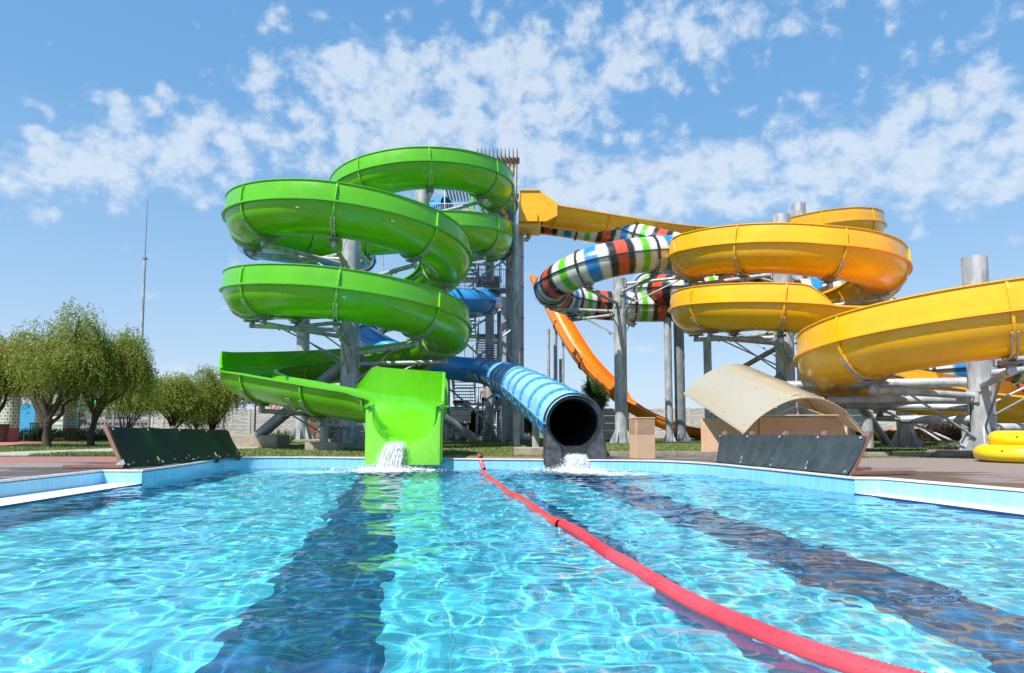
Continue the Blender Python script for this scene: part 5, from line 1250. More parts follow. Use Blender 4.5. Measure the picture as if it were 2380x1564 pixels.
bg_ = thing('bag', 'dark red bag standing on the platform under the blue ride tube', 'bag', (P(1172, 500, 37).x, 36.9, zp)); q = MB(); q.box((bg_.location.x, 36.9, zp+.18), (.42, .3, .34)); q.build('bag_body', 'orange_red', bg_, bevel=.06); q = MB(); q.poly([(bg_.location.x-.1, 36.9, zp+.34), (bg_.location.x, 36.9, zp+.46), (bg_.location.x+.1, 36.9, zp+.34)], .015, 6); q.build('strap', 'steel_dark', bg_)
# start box of the green slide
q = MB(); x0, x1 = P(1096, 500, 38.5).x, P(1150, 500, 38.5).x; zt_ = P(1100, 448, 38.5).z
for xx in (x0, x0+2*.93+.1):
    q.box((xx, 40.2, (zp-.2+zt_)/2), (.06, 2.4, zt_-zp+.3)); q.box((xx, 38.98, (zp-.2+zt_)/2), (.16, .05, zt_-zp+.3)); q.box((xx, 40.2, zt_+.01), (.13, 2.4, .05))
q.box((x0+.98, 40.2, zp-.15), (2.0, 2.4, .06)); q.build('start_box', 'green_bright', GR)
# ------------------------------------------------------------------ trees
def leaf_mats():
    for nm, a, b_, c in (('leaf_willow', (.13, .23, .03), (.24, .33, .045), (.44, .34, .085)), ('leaf_olive', (.15, .25, .035), (.27, .35, .055), (.42, .40, .10)), ('leaf_dark', (.05, .10, .025), (.09, .16, .045), (.15, .2, .07)), ('leaf_green', (.03, .09, .015), (.06, .14, .025), (.10, .17, .04)), ('leaf_brown', (.05, .05, .03), (.10, .07, .05), (.16, .10, .07))):
        m, nt, p = new_mat(nm); g = N(nt, 'ShaderNodeNewGeometry'); n1 = noise(nt, g.outputs['Position'], 1.7, 5, .8); n2 = noise(nt, g.outputs['Position'], 23, 2)
        nt.links.new(mixc(nt, math_(nt, 'MULTIPLY', n2, .6), ramp(nt, n1, [(.3, a), (.52, b_), (.68, c)]), b_), p.inputs['Base Color']); p.inputs['Roughness'].default_value = .5
        p.inputs['Transmission Weight'].default_value = 0; tr = N(nt, 'ShaderNodeBsdfTranslucent'); nt.links.new(ramp(nt, n1, [(.3, b_), (.7, c)]), tr.inputs[0]); mx = N(nt, 'ShaderNodeMixShader', Fac=.42); nt.links.new(p.outputs[0], mx.inputs[1]); nt.links.new(tr.outputs[0], mx.inputs[2]); nt.links.new(mx.outputs[0], nt.nodes['Material Output'].inputs[0]); MAT[nm] = m
leaf_mats()
def leaves_mesh(name, P0, D, L, W, mat, parent, g):
    """quads: base points P0, directions D, lengths and widths"""
    n = len(P0); D = D/np.linalg.norm(D, axis=1)[:, None]; rn = g.normal(size=(n, 3)); side = np.cross(D, rn); side /= np.linalg.norm(side, axis=1)[:, None]+1e-9
    V = np.zeros((n, 4, 3)); V[:, 0] = P0; V[:, 1] = P0+D*(L*.5)[:, None]+side*W[:, None]; V[:, 2] = P0+D*L[:, None]; V[:, 3] = P0+D*(L*.5)[:, None]-side*W[:, None]
    me = bpy.data.meshes.new(name); me.vertices.add(4*n); me.vertices.foreach_set('co', V.astype(np.float32).ravel()); me.loops.add(4*n); me.loops.foreach_set('vertex_index', np.arange(4*n, dtype=np.int32))
    me.polygons.add(n); me.polygons.foreach_set('loop_start', np.arange(0, 4*n, 4, dtype=np.int32)); me.polygons.foreach_set('loop_total', np.full(n, 4, np.int32)); me.update(); me.materials.append(MAT[mat])
    o = bpy.data.objects.new(name, me); C.objects.link(o)
    if parent is not None: o.parent = parent; o.matrix_parent_inverse = Matrix.Translation(-Vector(parent.location))
    return o
def tree(label, x, y, h, crown, seed, nstr=900, leaf=.085, mat='leaf_willow', trunk_r=.16, trunk_h=1.0, droop=.8, group='corkscrew willows on the lawn', forks=6, strand=1.3, name='willow_tree', density=1.0, lw=.011):
    """crown = (cz, rx, rz): centre height, horizontal and vertical radius"""
    g = np.random.default_rng(seed); r_ = random.Random(seed); t = thing(name, label, 'tree', (x, y, 0), group); cz, rx, rz = crown[:3]; ox = crown[3] if len(crown) > 3 else 0
    lob = []
    for k_ in range(24):
        th = r_.uniform(0, 2*pi); ph = r_.uniform(-.65, 1.0); rd = r_.uniform(.35, .88); cp = math.sqrt(max(.05, 1-ph*ph)); lob.append((rd*rx*cos(th)*(cp*.6+.4), rd*rx*.8*sin(th)*(cp*.6+.4), ph*rd*rz, r_.uniform(.14, .30)))
    b = MB(); wob = [r_.uniform(-.08, .08) for _ in range(6)]
    base = [Vector((x, y, -.05)), Vector((x+wob[0], y, trunk_h*.35)), Vector((x+wob[1], y+wob[2], trunk_h*.75)), Vector((x+wob[3], y, trunk_h))]
    b.poly(base, [trunk_r*1.25, trunk_r, trunk_r*.92, trunk_r*.95], 10)
    b.build('trunk', 'bark', t, auto=60)
    for (lx, ly, lz, s_) in lob[:forks+4]:
        p0 = base[-1 if r_.random() < .7 else -2]; p3 = Vector((x+ox+lx, y+ly, cz+lz)); b = MB(); pts = [p0]
        for k in range(1, 6):
            q = p0.lerp(p3, k/5); q += Vector((r_.gauss(0, .09), r_.gauss(0, .09), .12*sin(k))); q += Vector((lx, ly, 0))*.22*sin(pi*k/5); pts.append(q)
        b.poly([tuple(q) for q in smooth_pts([tuple(q) for q in pts], 3)], [trunk_r*.46*(1-.8*i/15)+.012 for i in range(16)], 7); b.build('limb', 'bark', t, auto=60)
    # strands
    n = int(nstr*density); li = g.integers(0, len(lob), n); Lb = np.array(lob)[li]; d = g.normal(size=(n, 3)); d /= np.linalg.norm(d, axis=1)[:, None]; rr = g.random(n)**.35
    S0 = np.stack([x+ox+Lb[:, 0]+d[:, 0]*rr*rx*Lb[:, 3]*1.05, y+Lb[:, 1]+d[:, 1]*rr*rx*Lb[:, 3], cz+Lb[:, 2]+d[:, 2]*rr*rz*Lb[:, 3]*1.05], 1)
    k = 13; pts = []; dirs = []
    vel = np.stack([d[:, 0]*.6, d[:, 1]*.6, np.abs(d[:, 2])*.5+.1], 1); cur = S0.copy(); st = strand/k
    curl = g.random(n)*6.3
    for i in range(k):
        vel = vel*.82; vel[:, 2] -= .21*droop; vel += g.normal(0, .10, (n, 3)); vel[:, 0] += .13*np.cos(curl+i*1.1); vel[:, 1] += .13*np.sin(curl+i*1.1)
        vn = vel/np.linalg.norm(vel, axis=1)[:, None]; cur = cur+vn*st; pts.append(cur.copy()); ld = vn*.5+g.normal(0, .55, (n, 3)); ld[:, 2] -= .25*droop; dirs.append(ld)
    P0 = np.concatenate(pts+pts); D = np.concatenate(dirs+[q+g.normal(0, .6, q.shape) for q in dirs]); m = len(P0)
    leaves_mesh('crown', P0, D, g.uniform(.6, 1.3, m)*leaf, g.uniform(.7, 1.3, m)*lw, mat, t, g); return t
def gx(px, Y): return P(px, 1000, Y).x
tree('large corkscrew willow with a forked leaning trunk beside the grass, second from the left edge', gx(112, 27), 27, 5.8, (3.55, 2.1, 2.2, .05), 11, nstr=1800, trunk_r=.145, trunk_h=1.1, leaf=.10, lw=.017)
tree('corkscrew willow with a dark forked trunk, nearest the left splash panel', gx(214, 28.5), 28.5, 5.8, (3.4, 2.0, 2.15, .5), 12, nstr=1700, trunk_r=.125, trunk_h=1.25, leaf=.10, lw=.017)
tree('willow cut by the left edge of the picture', gx(-38, 27.5), 27.8, 5.6, (3.3, 1.6, 1.7, -.1), 13, nstr=1400, trunk_r=.15, leaf=.10, lw=.017)
tree('sparse thin willow whose bare stems show in front of the grey decorative fence', gx(292, 35), 35, 4, (2.7, 1.3, .8, .1), 14, nstr=800, trunk_r=.05, trunk_h=.5, forks=6, leaf=.10, lw=.017)
tree('small yellow-green tree in front of the pale concrete wall corner', gx(402, 38), 38, 4.2, (2.55, 1.75, 1.15, .0), 15, nstr=1700, mat='leaf_olive', trunk_r=.1, trunk_h=.75, droop=.3, leaf=.11, lw=.02)
tree('round willow with thin splayed stems left of the lower green loop', gx(492, 40), 40, 4.6, (3.0, 1.75, 1.5, .15), 16, nstr=1400, trunk_r=.09, trunk_h=.6, forks=6, leaf=.12, lw=.02)
tree('low dark tree far behind the round willow', gx(455, 44), 44, 3, (2.0, 1.6, .8), 17, nstr=700, mat='leaf_dark', leaf=.12, lw=.02, trunk_r=.08, trunk_h=.6)
tree('young pine with open tufted branches behind the black tube mouth', gx(1385, 40), 40, 4, (2.2, .75, 1.5), 18, nstr=900, mat='leaf_green', trunk_r=.06, trunk_h=1.0, droop=.0, group='trees behind the slides', name='pine_tree', strand=.45, leaf=.13, lw=.01)
tree('dark pine low behind the blue tube, left of the black mouth', gx(1235, 43), 43, 3, (1.1, 1.0, .9), 19, nstr=900, mat='leaf_dark', trunk_r=.07, trunk_h=.5, group='trees behind the slides', name='pine_tree', strand=.4, leaf=.13, lw=.014)
tree('bushy green shrub tree behind the info board, left of the stairs', gx(1092, 44), 44, 3, (1.2, .8, 1.1), 20, nstr=900, mat='leaf_green', trunk_r=.05, trunk_h=.3, group='trees behind the slides', name='shrub', strand=.5, leaf=.12, lw=.018)
def shrub(label, x, y, rx, ry, h, seed, n, mat='leaf_green', cat='shrub', group='low shrubs along the back wall', name='shrub', leaf=.09, lw=.014, up=.6, stems=True):
    g = np.random.default_rng(seed); t = thing(name, label, cat, (x, y, 0), group); a = g.random(n)*2*pi; r = g.random(n)**.6; hz = g.random(n)*(1-r**2*.6)
    P0 = np.stack([x+np.cos(a)*r*rx, y+np.sin(a)*r*ry, hz*h*(1+.35*np.sin(a*5+seed)*r)*.92+.02], 1); D = np.stack([np.cos(a)*.6, np.sin(a)*.6, np.full(n, up)], 1)+g.normal(0, .45, (n, 3))
    leaves_mesh('foliage', P0, D, g.uniform(.6, 1.4, n)*leaf, g.uniform(.7, 1.3, n)*lw, mat, t, g)
    b = MB(); r_ = random.Random(seed)
    for k in range(7 if stems else 3): q = Vector((x+r_.uniform(-.5, .5)*rx, y+r_.uniform(-.5, .5)*ry, h*.6)); b.tube((x+r_.uniform(-.1, .1), y, -.02), q, .025, .01, n=5)
    b.build('stem', 'bark', t); return t
bb_ = shrub('brown tinged upright bush between the short columns in front of the right wall', gx(2192, 36), 36, 1.1, .9, 1.6, 31, 5200, mat='leaf_brown', leaf=.14, lw=.018, up=1.4, name='bush', cat='bush')
for i, (px, Y, rx, h, lab) in enumerate([(2062, 37.5, .9, .62, 'spreading green juniper left of the stout short column'), (2120, 38, .8, .4, 'low juniper right behind the stout short column'), (2160, 38, .6, .35, 'smallest low juniper, just left of the brown bush'), (2352, 36, .9, .3, 'low juniper behind the yellow rings'), (1985, 38, .35, .9, 'small dark bush behind the canopy foot'), (760, 38, .28, 1.9, 'narrow dark cypress bush right of the wooden shelter'), (786, 38, .4, 1.4, 'reddish grey bush behind the thick green slide column')]):
    shrub(lab, gx(px, Y), Y, rx, .5, h, 40+i, 2600 if i < 4 else 2000, mat=('leaf_green' if i < 4 else 'leaf_dark' if i < 6 else 'leaf_brown'), leaf=.12, lw=.016)
shrub('spiky yucca plant on the lawn right of the raking strut', gx(650, 34), 34, .55, .5, .45, 60, 260, mat='leaf_green', leaf=.45, lw=.02, up=.7, name='yucca', cat='plant', stems=False)
for i, (px, Y, rx, mat_, lab) in enumerate([(75, 38, 1.0, 'leaf_dark', 'dark flower bed bushes in front of the blue door'), (122, 38, .8, 'leaf_green', 'flower bed shrub between the left willow trunk and the striped kiosk'), (205, 39, 1.3, 'leaf_green', 'flower bed with pink blossoms left of the dark forked trunk'), (275, 40, 1.5, 'leaf_dark', 'low hedge with white blossoms in front of the decorative fence'), (140, 37.5, 1.0, 'leaf_dark', 'low hedge behind the middle mosaic column')]):
    s_ = shrub(lab, gx(px, Y), Y, rx, .5, .75 if i < 3 else .45, 70+i, 3000, mat=mat_, leaf=.10, lw=.02, group='flower bed plants in front of the far buildings', name='flower_bed', cat='flower bed')
    if i in (2, 3):
        g = np.random.default_rng(i); n = 160; P0 = np.stack([gx(px, Y)+g.uniform(-rx, rx, n), Y-.3+g.uniform(-.3, .3, n), g.uniform(.3, .85 if i == 2 else .5, n)], 1)
        leaves_mesh('blossoms', P0, g.normal(size=(n, 3)), np.full(n, .06), np.full(n, .03), 'cloth_white' if i == 3 else 'orange_red', s_, g)['kind'] = 'stuff'
# ------------------------------------------------------------------ mosaic columns
def scale_mat():
    m, nt, p = new_mat('mosaic_scales'); uv = N(nt, 'ShaderNodeUVMap'); uv.uv_map = 'path'; sx = N(nt, 'ShaderNodeSeparateXYZ'); nt.links.new(uv.outputs[0], sx.inputs[0]); w_, h_ = .235, .17
    best = None; col = None
    def layer(shift):
        v = math_(nt, 'DIVIDE', sx.outputs[1], h_*2); v = math_(nt, 'ADD', v, shift*.5); row = math_(nt, 'FLOOR', v); u = math_(nt, 'ADD', math_(nt, 'DIVIDE', sx.outputs[0], w_), shift*.5)
        fu = math_(nt, 'SUBTRACT', math_(nt, 'FRACT', u), .5); fv = math_(nt, 'SUBTRACT', math_(nt, 'FRACT', v), .5)
        a = math_(nt, 'MULTIPLY', fu, w_); c = math_(nt, 'MULTIPLY', fv, h_*2); r = math_(nt, 'SQRT', math_(nt, 'ADD', math_(nt, 'MULTIPLY', a, a), math_(nt, 'MULTIPLY', math_(nt, 'MULTIPLY', c, c), .62))); return r
    r = math_(nt, 'MINIMUM', layer(0), layer(1))
    nt.links.new(ramp(nt, math_(nt, 'MULTIPLY', r, 8), [(0, (.03, .28, .15)), (.42, (.06, .34, .2)), (.48, (.62, .60, .48)), (.78, (.6, .57, .45)), (.85, (.16, .06, .04)), (1, (.12, .05, .035))]), p.inputs['Base Color']); p.inputs['Roughness'].default_value = .35; MAT['mosaic_scales'] = m
scale_mat()
for px, Y, r, lab in ((23, 35.8, .40, 'leftmost mosaic column with sunlit green and white fish scale tiles'), (98, 38.5, .36, 'middle mosaic column, mostly hidden behind the willow trunk'), (163, 40, .38, 'shaded mosaic column right of the striped kiosk wall')):
    x = gx(px, Y); t = thing('mosaic_column', lab, 'column', (x, Y, 0), 'mosaic columns of the terrace'); n = 28
    b = MB(); b.uv = []
    for i, z in enumerate((.72, 3.6)):
        for j in range(n+1): a = 2*pi*j/n; b.v.append((x+r*cos(a), Y+r*sin(a), z)); b.uv.append((a*r, z))
    for j in range(n): b.f.append((j, j+1, n+1+j+1, n+1+j)); b.m.append(0)
    b.build('mosaic_shaft', 'mosaic_scales', t, auto=60); b = MB(); b.tube((x, Y, 0), (x, Y, .74), r*1.02, n=28); b.build('red_base', 'terracotta', t, auto=40)
b = MB(); b.box((gx(70, 38)-1.5, 38.6, 3.7), (9, 6.5, .25)); o = b.build('terrace_roof', 'grey_wall'); tag(o, 'flat terrace roof on the mosaic columns, above the willows', 'roof')
# ------------------------------------------------------------------ background buildings
bl = thing('building', 'long grey rendered building with a blue door behind the willows', 'building', (gx(100, 50), 50, 0))
b = MB(); b.box((gx(60, 50)-5.5, 52, 1.95), (22.5, 4, 3.9)); b.build('wall', 'grey_wall', bl); b = MB(); b.box((gx(60, 50)-5.5, 51.9, 4.0), (23.2, 4.8, .18)); b.build('roof', 'grey_wall', bl)
xd = gx(57, 49.9); b = MB(); b.box((xd, 49.95, 1.25), (1.35, .08, 2.5)); d_ = b.build('door', 'door_blue', bl); b = MB(); b.tube((xd-.5, 49.88, 1.1), (xd-.5, 49.84, 1.1), .05, n=8); b.build('handle', 'galvanised', d_)
ks = thing('kiosk', 'striped white and green wooden kiosk with a grey-green hipped roof', 'kiosk', (gx(148, 44), 44.5, 0)); xk = gx(148, 44.3)
for k in range(13):
    b = MB(); b.box((xk, 44.6, .1+.17*k+.085), (1.95, 1.8, .168)); b.build('stripe_board', 'white_paint' if k % 2 else 'stripe_green' , ks) if 'stripe_green' in MAT else (simple('stripe_green', (.30, .45, .36), (.26, .4, .32), .6), b.build('stripe_board', 'stripe_green' if k % 2 == 0 else 'white_paint', ks))
for sx in (-1, 1): b = MB(); b.box((xk+sx*.98, 43.68, 1.15), (.08, .08, 2.3)); b.build('corner_post', 'white_paint', ks)
b = MB(); b.add([(xk-1.2, 43.3, 2.28), (xk+1.2, 43.3, 2.28), (xk+1.2, 45.8, 2.28), (xk-1.2, 45.8, 2.28), (xk-.3, 44.55, 3.1), (xk+.3, 44.55, 3.1)], [(0, 1, 5, 4), (2, 3, 4, 5), (1, 2, 5), (3, 0, 4), (3, 2, 1, 0)]); b.build('roof', 'green_roof', ks)
wh = thing('building', 'white two storey house with a balustrade and red flower boxes behind the thin willow', 'building', (gx(300, 58), 58, 0)); xh = gx(310, 58)
b = MB(); b.box((xh+.4, 61, 1.3), (9.5, 5, 2.6)); b.build('wall', 'grey_wall', wh); b = MB(); b.box((xh+1.2, 62, 3.2), (8, 4, 2.4)); b.build('upper_wall', 'white_paint', wh)
b = MB(); b.box((xh+.9, 61.2, 4.5), (8.9, 5.6, .2)); b.build('roof', 'green_roof', wh)
for wx in (-1.4, 1.2, 3.4): b = MB(); b.box((xh+wx, 59.98, 3.25), (1.0, .05, 1.1)); w0 = b.build('window', 'black_gelcoat', wh); b = MB(); b.box((xh+wx, 59.94, 2.66), (1.2, .12, .07)); b.build('sill', 'white_paint', w0)
for k in range(34): b = MB(); b.lathe((xh-3.6+.26*k, 58.4, 2.5), [(.05, 0), (.07, .15), (.035, .35), (.06, .55), (.05, .62)], 8); b.build('baluster', 'white_paint', wh, auto=60)
b = MB(); b.box((xh+.7, 58.4, 3.16), (9.0, .2, .09)); b.box((xh+.7, 58.4, 2.46), (9.0, .25, .1)); b.build('balustrade_rail', 'white_paint', wh)
g = np.random.default_rng(4)
for k, wx in enumerate((-1.5, 2.1)):
    n = 260; P0 = np.stack([xh+wx+g.uniform(-.8, .8, n), 58.3+g.uniform(-.15, .15, n), 3.95+g.uniform(0, .4, n)], 1); t_ = thing('flower_box', 'red flowers hanging over the white balustrade, '+('left' if k == 0 else 'right')+' of the two boxes', 'flower box', (xh+wx, 58.3, 3.9), 'flower boxes of the white house'); leaves_mesh('blossoms', P0, g.normal(size=(n, 3)), np.full(n, .12), np.full(n, .05), 'orange_red', t_, g)
    b = MB(); b.box((xh+wx, 58.3, 3.85), (1.7, .25, .2)); b.build('box', 'terracotta', t_, bevel=.01)
um = thing('parasol', 'green and white parasol behind the grey decorative fence', 'parasol', (gx(252, 50), 48, 0)); xu = gx(252, 48); b = MB(); n = 8
top = (xu, 48, 3.25)
ring1 = [(xu+2.1*cos(2*pi*j/n), 48+2.1*sin(2*pi*j/n), 2.25) for j in range(n)]; b.v = [top]+ring1+[(a, c, z-.18) for a, c, z in ring1]
for j in range(n): q = (j+1) % n; b.f += [(0, 1+j, 1+q), (1+j, 9+j, 9+q, 1+q)]; b.m += [0, 1]
b.build('cover', ['umbrella_green', 'white_paint'], um); b = MB(); b.tube((xu, 48, 0), (xu, 48, 3.2), .04, n=8); b.build('pole', 'white_paint', um)
# decorative concrete fence with baluster top
df = thing('decorative_fence', 'grey patterned concrete fence with a baluster top behind the dark tree trunk', 'fence', (gx(260, 44), 44, 0)); x0, x1 = gx(180, 44), gx(345, 44)
for k in range(5):
    xa = x0+(x1-x0)*k/4; b = MB(); b.box((xa, 44, .9), (.14, .14, 1.8)); b.build('post', 'concrete_grey' if 'concrete_grey' in MAT else simple('concrete_grey', (.30, .31, .32), (.24, .25, .26), .9, bs=.4, bscale=12), df)
    if k < 4:
        xm = xa+(x1-x0)/8; L_ = (x1-x0)/4-.14
        for r2 in range(3): b = MB(); b.box((xm, 44, .22+.43*r2), (L_, .06, .41)); 
        for r2 in range(3):
            b = MB(); b.box((xm, 44, .24+.42*r2), (L_, .06, .40)); 
            for c2 in range(4): b.lathe((xm-L_/2+L_*(c2+.5)/4, 43.97, .24+.42*r2), [(.1, -.01), (.02, .0)], 10); b.box((xm-L_/2+L_*(c2+.5)/4, 43.965, .24+.42*r2), (L_/4*.72, .03, .28))
            b.build('panel', 'concrete_grey', df, bevel=.01)
        b = MB(); b.box((xm, 44, 1.76), (L_, .08, .06)); b.build('top_rail', 'concrete_grey', df)
        for c2 in range(11): b = MB(); b.tube((xm-L_/2+L_*(c2+.5)/11, 44, 1.45), (xm-L_/2+L_*(c2+.5)/11, 44, 1.75), .035, n=6); b.build('baluster', 'concrete_grey', df)
panel_fence((gx(345, 47), 47.5, 0), (gx(455, 47), 47, 0), 4, 'shaded plain grey wall section between the decorative fence and the pale wall', h=2.0)
# chair, bin
bn = thing('trash_bin', 'grey conical litter bin at the left edge', 'bin', (gx(3, 35.5), 35.3, 0)); xb = bn.location.x
b = MB(); b.lathe((xb, 35.3, 0), [(.33, 0), (.36, .1), (.46, .82), (.48, .84), (.48, .9)], 24); b.build('bucket', 'black_plastic', bn, auto=40); b = MB(); b.lathe((xb, 35.3, .88), [(.5, 0), (.5, .05), (.44, .06)], 24); b.build('rim', 'steel_dark', bn, auto=40)
ch = thing('garden_chair', 'green plastic garden chair in front of the blue door', 'chair', (gx(72, 37), 37, 0)); xc = ch.location.x
b = MB(); b.box((xc, 37, .45), (.48, .46, .03)); b.build('seat', 'green_plastic', ch, bevel=.01)
for k in range(5): b = MB(); b.box((xc-.2+.1*k, 37.24, .72), (.05, .03, .5)); b.build('back_slat', 'green_plastic', ch)
b = MB(); b.box((xc, 37.24, .98), (.5, .04, .07)); b.build('back_rail', 'green_plastic', ch, bevel=.01)
for sx in (-.22, .22):
    for sy in (-.2, .22): b = MB(); b.tube((xc+sx, 37+sy, 0), (xc+sx*.95, 37+sy, .45), .022, n=6); b.build('leg', 'green_plastic', ch)
# lighting mast
mz_ = P(343, 462, 52); ml = thing('lighting_mast', 'very tall thin steel mast rising behind the willows', 'mast', (P(323, 900, 52).x, 52, 0))
b = MB(); p0 = Vector((P(323, 1000, 52).x, 52, 0)); pm = P(328, 815, 52); pk = P(337, 600, 52); b.tube(p0, pm, .16, .13, n=12); b.tube(pm, pk, .12, .09, n=12); b.build('mast_pole', 'galvanised', ml, auto=40); b = MB(); b.tube(pk, mz_, .045, .02, n=8); b.build('antenna', 'galvanised_dark', ml)
b = MB(); b.box(pk, (.3, .3, .12)); b.build('collar', 'galvanised_dark', ml)
m2 = thing('antenna_mast', 'thin lattice antenna seen between the two green loops', 'mast', (gx(1284, 60), 60, 0)); m2.location = (P(892, 900, 60).x, 60, 0)
b = MB(); b.tube((m2.location.x, 60, 0), (P(890, 350, 60).x, 60, P(890, 350, 60).z), .10, .04, n=8); b.build('mast_pole', 'galvanised', m2)
# far red lettered sign and net post
sg = thing('lettered_sign', 'white board with large red letters seen under the green run', 'sign', tuple(P(625, 945, 55))); zs0, zs1 = P(625, 957, 55).z, P(625, 938, 55).z; xs0, xs1 = P(597, 945, 55).x, P(652, 945, 55).x
b = MB(); b.box(((xs0+xs1)/2, 55, (zs0+zs1)/2), (xs1-xs0, .06, zs1-zs0)); b.build('board', 'white_paint', sg)
import_font = None
cu = bpy.data.curves.new('lettering', 'FONT'); cu.body = 'ВО  ЛАИМ'; cu.size = (zs1-zs0)*.92; cu.extrude = .015; to = bpy.data.objects.new('lettering', cu); C.objects.link(to)
to.data.materials.append(MAT['red_vinyl']); bpy.context.view_layer.update(); wd = max(.1, to.dimensions.x); me_ = bpy.data.meshes.new_from_object(to); bpy.data.objects.remove(to); to = bpy.data.objects.new('lettering', me_); C.objects.link(to); me_.materials.clear(); me_.materials.append(MAT['red_vinyl'])
to.location = (xs0+.06, 54.95, zs0+(zs1-zs0)*.16); to.rotation_euler = (pi/2, 0, 0); to.scale = ((xs1-xs0-.12)/wd, 1, 1); to.parent = sg; to.matrix_parent_inverse = Matrix.Translation(-Vector(sg.location))
for xx in (xs0+.1, xs1-.1): b = MB(); b.tube((xx, 55.06, 0), (xx, 55.06, zs1), .05, n=8); b.build('post', 'wood_brown', sg)
npst = thing('net_post', 'dark blue-green pole holding a sports net in front of the back wall', 'post', (gx(592, 44), 44, 0)); xn = npst.location.x
b = MB(); b.tube((xn, 44, 0), (xn, 44, 2.9), .055, n=10); b.build('pole', 'umbrella_dark' if 'umbrella_dark' in MAT else simple('umbrella_dark', (.01, .10, .12), (.02, .07, .10), .4), npst); b = MB(); b.tube((xn, 44, 0), (xn, 44, .35), .075, n=10); b.build('sleeve', 'door_blue', npst)
b = MB(); xe = gx(706, 44)
for k in range(14): z = 1.6+.09*k; b.beam((xn, 44, z), (xe, 44, z), .008, .008)
for k in range(33): xx = xn+(xe-xn)*k/32; b.beam((xx, 44, 1.6), (xx, 44, 2.77), .008, .008, up=(1, 0, 0))
b.build('net', 'cloth_white', npst)
bs = thing('blue_sign', 'blue arrow shaped sign hanging behind the net', 'sign', tuple(P(682, 958, 45))); xs, zs = P(680, 957, 45).x, P(680, 957, 45).z
b = MB(); pr = [(-.45, 0), (-.2, -.28), (.45, -.28), (.45, .28), (-.2, .28)]; b.add([(xs+a, 44.98, zs+c) for a, c in pr]+[(xs+a, 45.02, zs+c) for a, c in pr], [(0, 1, 2, 3, 4), (9, 8, 7, 6, 5)]+[(i, (i+1) % 5, (i+1) % 5+5, i+5) for i in range(5)]); b.build('panel', 'door_blue', bs); b = MB(); b.tube((xs+.3, 45.04, 0), (xs+.3, 45.04, zs+.25), .04, n=8); b.build('post', 'galvanised', bs)
# wooden shelters with loungers
def shelter(label, px0, px1, Y, seed):
    x0, x1 = gx(px0, Y), gx(px1, Y); t = thing('shelter', label, 'shelter', ((x0+x1)/2, Y, 0), 'wooden shelters by the back wall')
    for xx in (x0, x1):
        for yy in (Y, Y+1.8): b = MB(); b.box((xx, yy, 1.15), (.12, .12, 2.3)); b.build('post', 'wood_brown', t)
    b = MB(); b.box(((x0+x1)/2, Y+.9, 2.36), (x1-x0+.3, 2.2, .14)); b.build('roof', 'wood_brown', t)
    for k in range(3): b = MB(); b.box(((x0+x1)/2, Y+1.86, .15+.14*k), (x1-x0, .03, .1)); b.build('side_board', 'wood_brown', t)
    b = MB(); b.box(((x0+x1)/2, Y+.6, .72), (x1-x0-.15, .6, .05)); tb = b.build('table_top', 'wood_brown', t)
    return t, (x0+x1)/2
t_, xm = shelter('wooden shelter with orange towels between the two gusseted columns', 709, 747, 41.5, 1)
b = MB(); b.poly([(xm-.6, 41.9, .8), (xm-.3, 41.9, .93), (xm+.1, 41.9, .86), (xm+.45, 41.9, .82)], [.1, .14, .12, .05], 10); o = b.build('towel', 'orange_red', auto=180); tag(o, 'orange towel heaped on the shelter table', 'towel')
lg = thing('sun_lounger', 'brown slatted lounger leaning beside the wooden shelter', 'lounger', (xm+.1, 40.6, 0)); b = MB()
b.beam((xm-.35, 40.6, .25), (xm+.35, 40.6, .95), .7, .04, up=(0, 1, 0)); b.build('backrest', 'wood_brown', lg); b = MB(); b.box((xm-.5, 40.6, .28), (.7, .7, .05)); b.build('seat', 'wood_brown', lg)
for sx in (-.8, -.2): b = MB(); b.box((xm+sx, 40.6, .13), (.05, .6, .26)); b.build('leg', 'wood_brown', lg)
t_, xm = shelter('wooden shelter with purple and white towels behind the info board', 1058, 1082, 43, 2)
for dx, mt_, lb in ((-.35, 'cloth_white', 'crumpled white towel on the shelter table behind the info board'), (.15, 'purple_cloth', 'crumpled purple towel on the shelter table behind the info board')):
    b = MB(); b.poly([(xm+dx-.2, 43.5, .8), (xm+dx, 43.5, .92), (xm+dx+.25, 43.5, .84)], [.08, .12, .06], 10); o = b.build('towel', mt_, auto=180); tag(o, lb, 'towel')
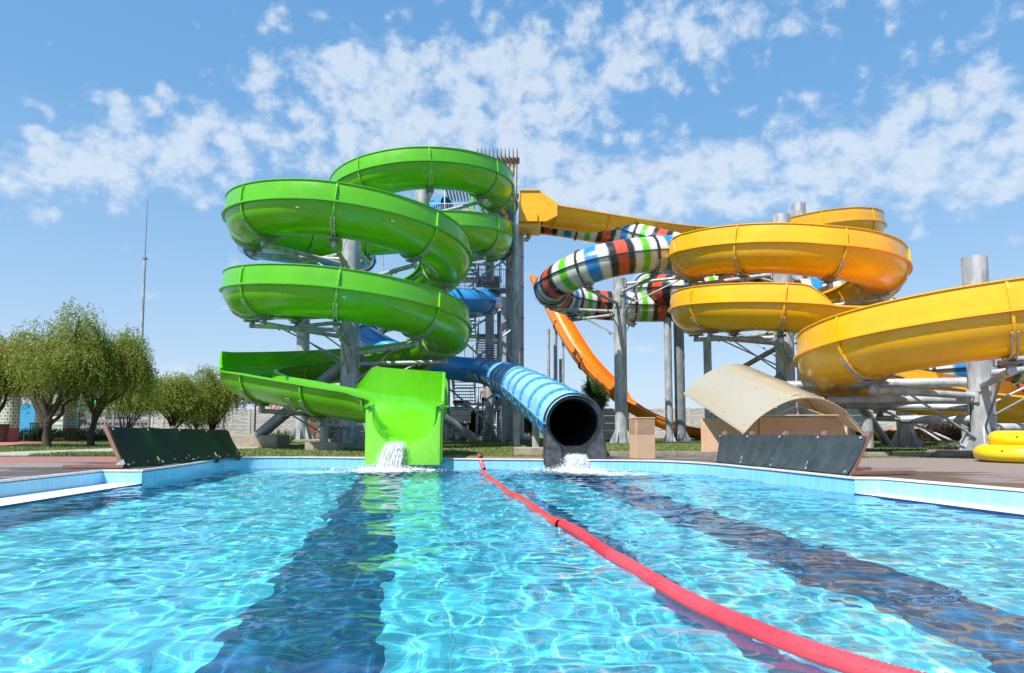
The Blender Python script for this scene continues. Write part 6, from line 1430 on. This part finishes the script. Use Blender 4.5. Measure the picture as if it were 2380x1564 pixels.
# kerb stones between deck and lawn
for (a_, c_, lab) in (((5.6, 18.55), (1.0, 18.4), 'low concrete kerb between the lawn and the deck by the vent box'), ((6.9, 18.3), (14.0, 17.75), 'sunlit low kerb along the lawn right of the canopy')):
    L = math.hypot(c_[0]-a_[0], c_[1]-a_[1]); n = int(L/1.0); t = thing('kerb', lab, 'kerb', ((a_[0]+c_[0])/2, (a_[1]+c_[1])/2, 0), 'kerbs at the lawn edge'); A_, B__ = Vector((*a_, .04)), Vector((*c_, .04))
    for k in range(n): q = MB(); q.beam(A_.lerp(B__, k/n+.004), A_.lerp(B__, (k+1)/n-.004), .12, .14); q.build('kerb_stone', 'kerb_stone', t, bevel=.012)
# little electrical box near the strut
eb = thing('utility_box', 'small pale utility box on the lawn at the foot of the raking strut', 'box', (gx(580, 34), 34, 0)); b = MB(); b.box((eb.location.x, 34, .2), (.28, .25, .4)); b.build('housing', 'beige_metal', eb, bevel=.01); b = MB(); b.box((eb.location.x, 34, .42), (.32, .3, .04)); b.build('lid', 'beige_metal', eb)

# small maker's plates on the flumes
for (px, py, Y, par, lb) in ((675, 465, 22.9, GR, 0), (903, 493, 22.7, GR, 0)):
    pass
def plate(px, path, root, down):
    """small pale plate on the outer skin of a flume at the front of a loop, found along the path"""
    p, t, n_, u_, r, side = path; best = None
    c = p+n_*(side*(r+.045)*cos(down))[:, None] if False else p+n_*(side*(r+.045)*cos(down))-u_*((r+.045)*sin(down))
    v = c-np.array((0, 0, CZ)); ang = np.abs(v[:, 0]/v[:, 1]-(px[0]-1190)/FPX); zz = np.array([P(px[0], px[1], y).z for y in c[:, 1]]); cost = ang*20+np.abs(c[:, 2]-zz)
    i = int(np.argmin(cost)); q = Vector(c[i]); nn = (Vector(n_[i])*(side*cos(down))-Vector(u_[i])*sin(down)).normalized(); tt = Vector(t[i]); up = nn.cross(tt).normalized()
    b = MB(); b.box(q, (.12, .012, .06), mat=Matrix((tt, nn, up)).transposed()); b.build('maker_plate', 'cloth_white', root)
for px in ((675, 465), (903, 493), (800, 690)): plate(px, (gp, gt, gn, gu, .93, 1), GR, R(18))
for px in ((1722, 580), (1975, 578), (1700, 836-60)): plate(px, (yp, yt, yn, yu, .93, 1), YE, R(20))
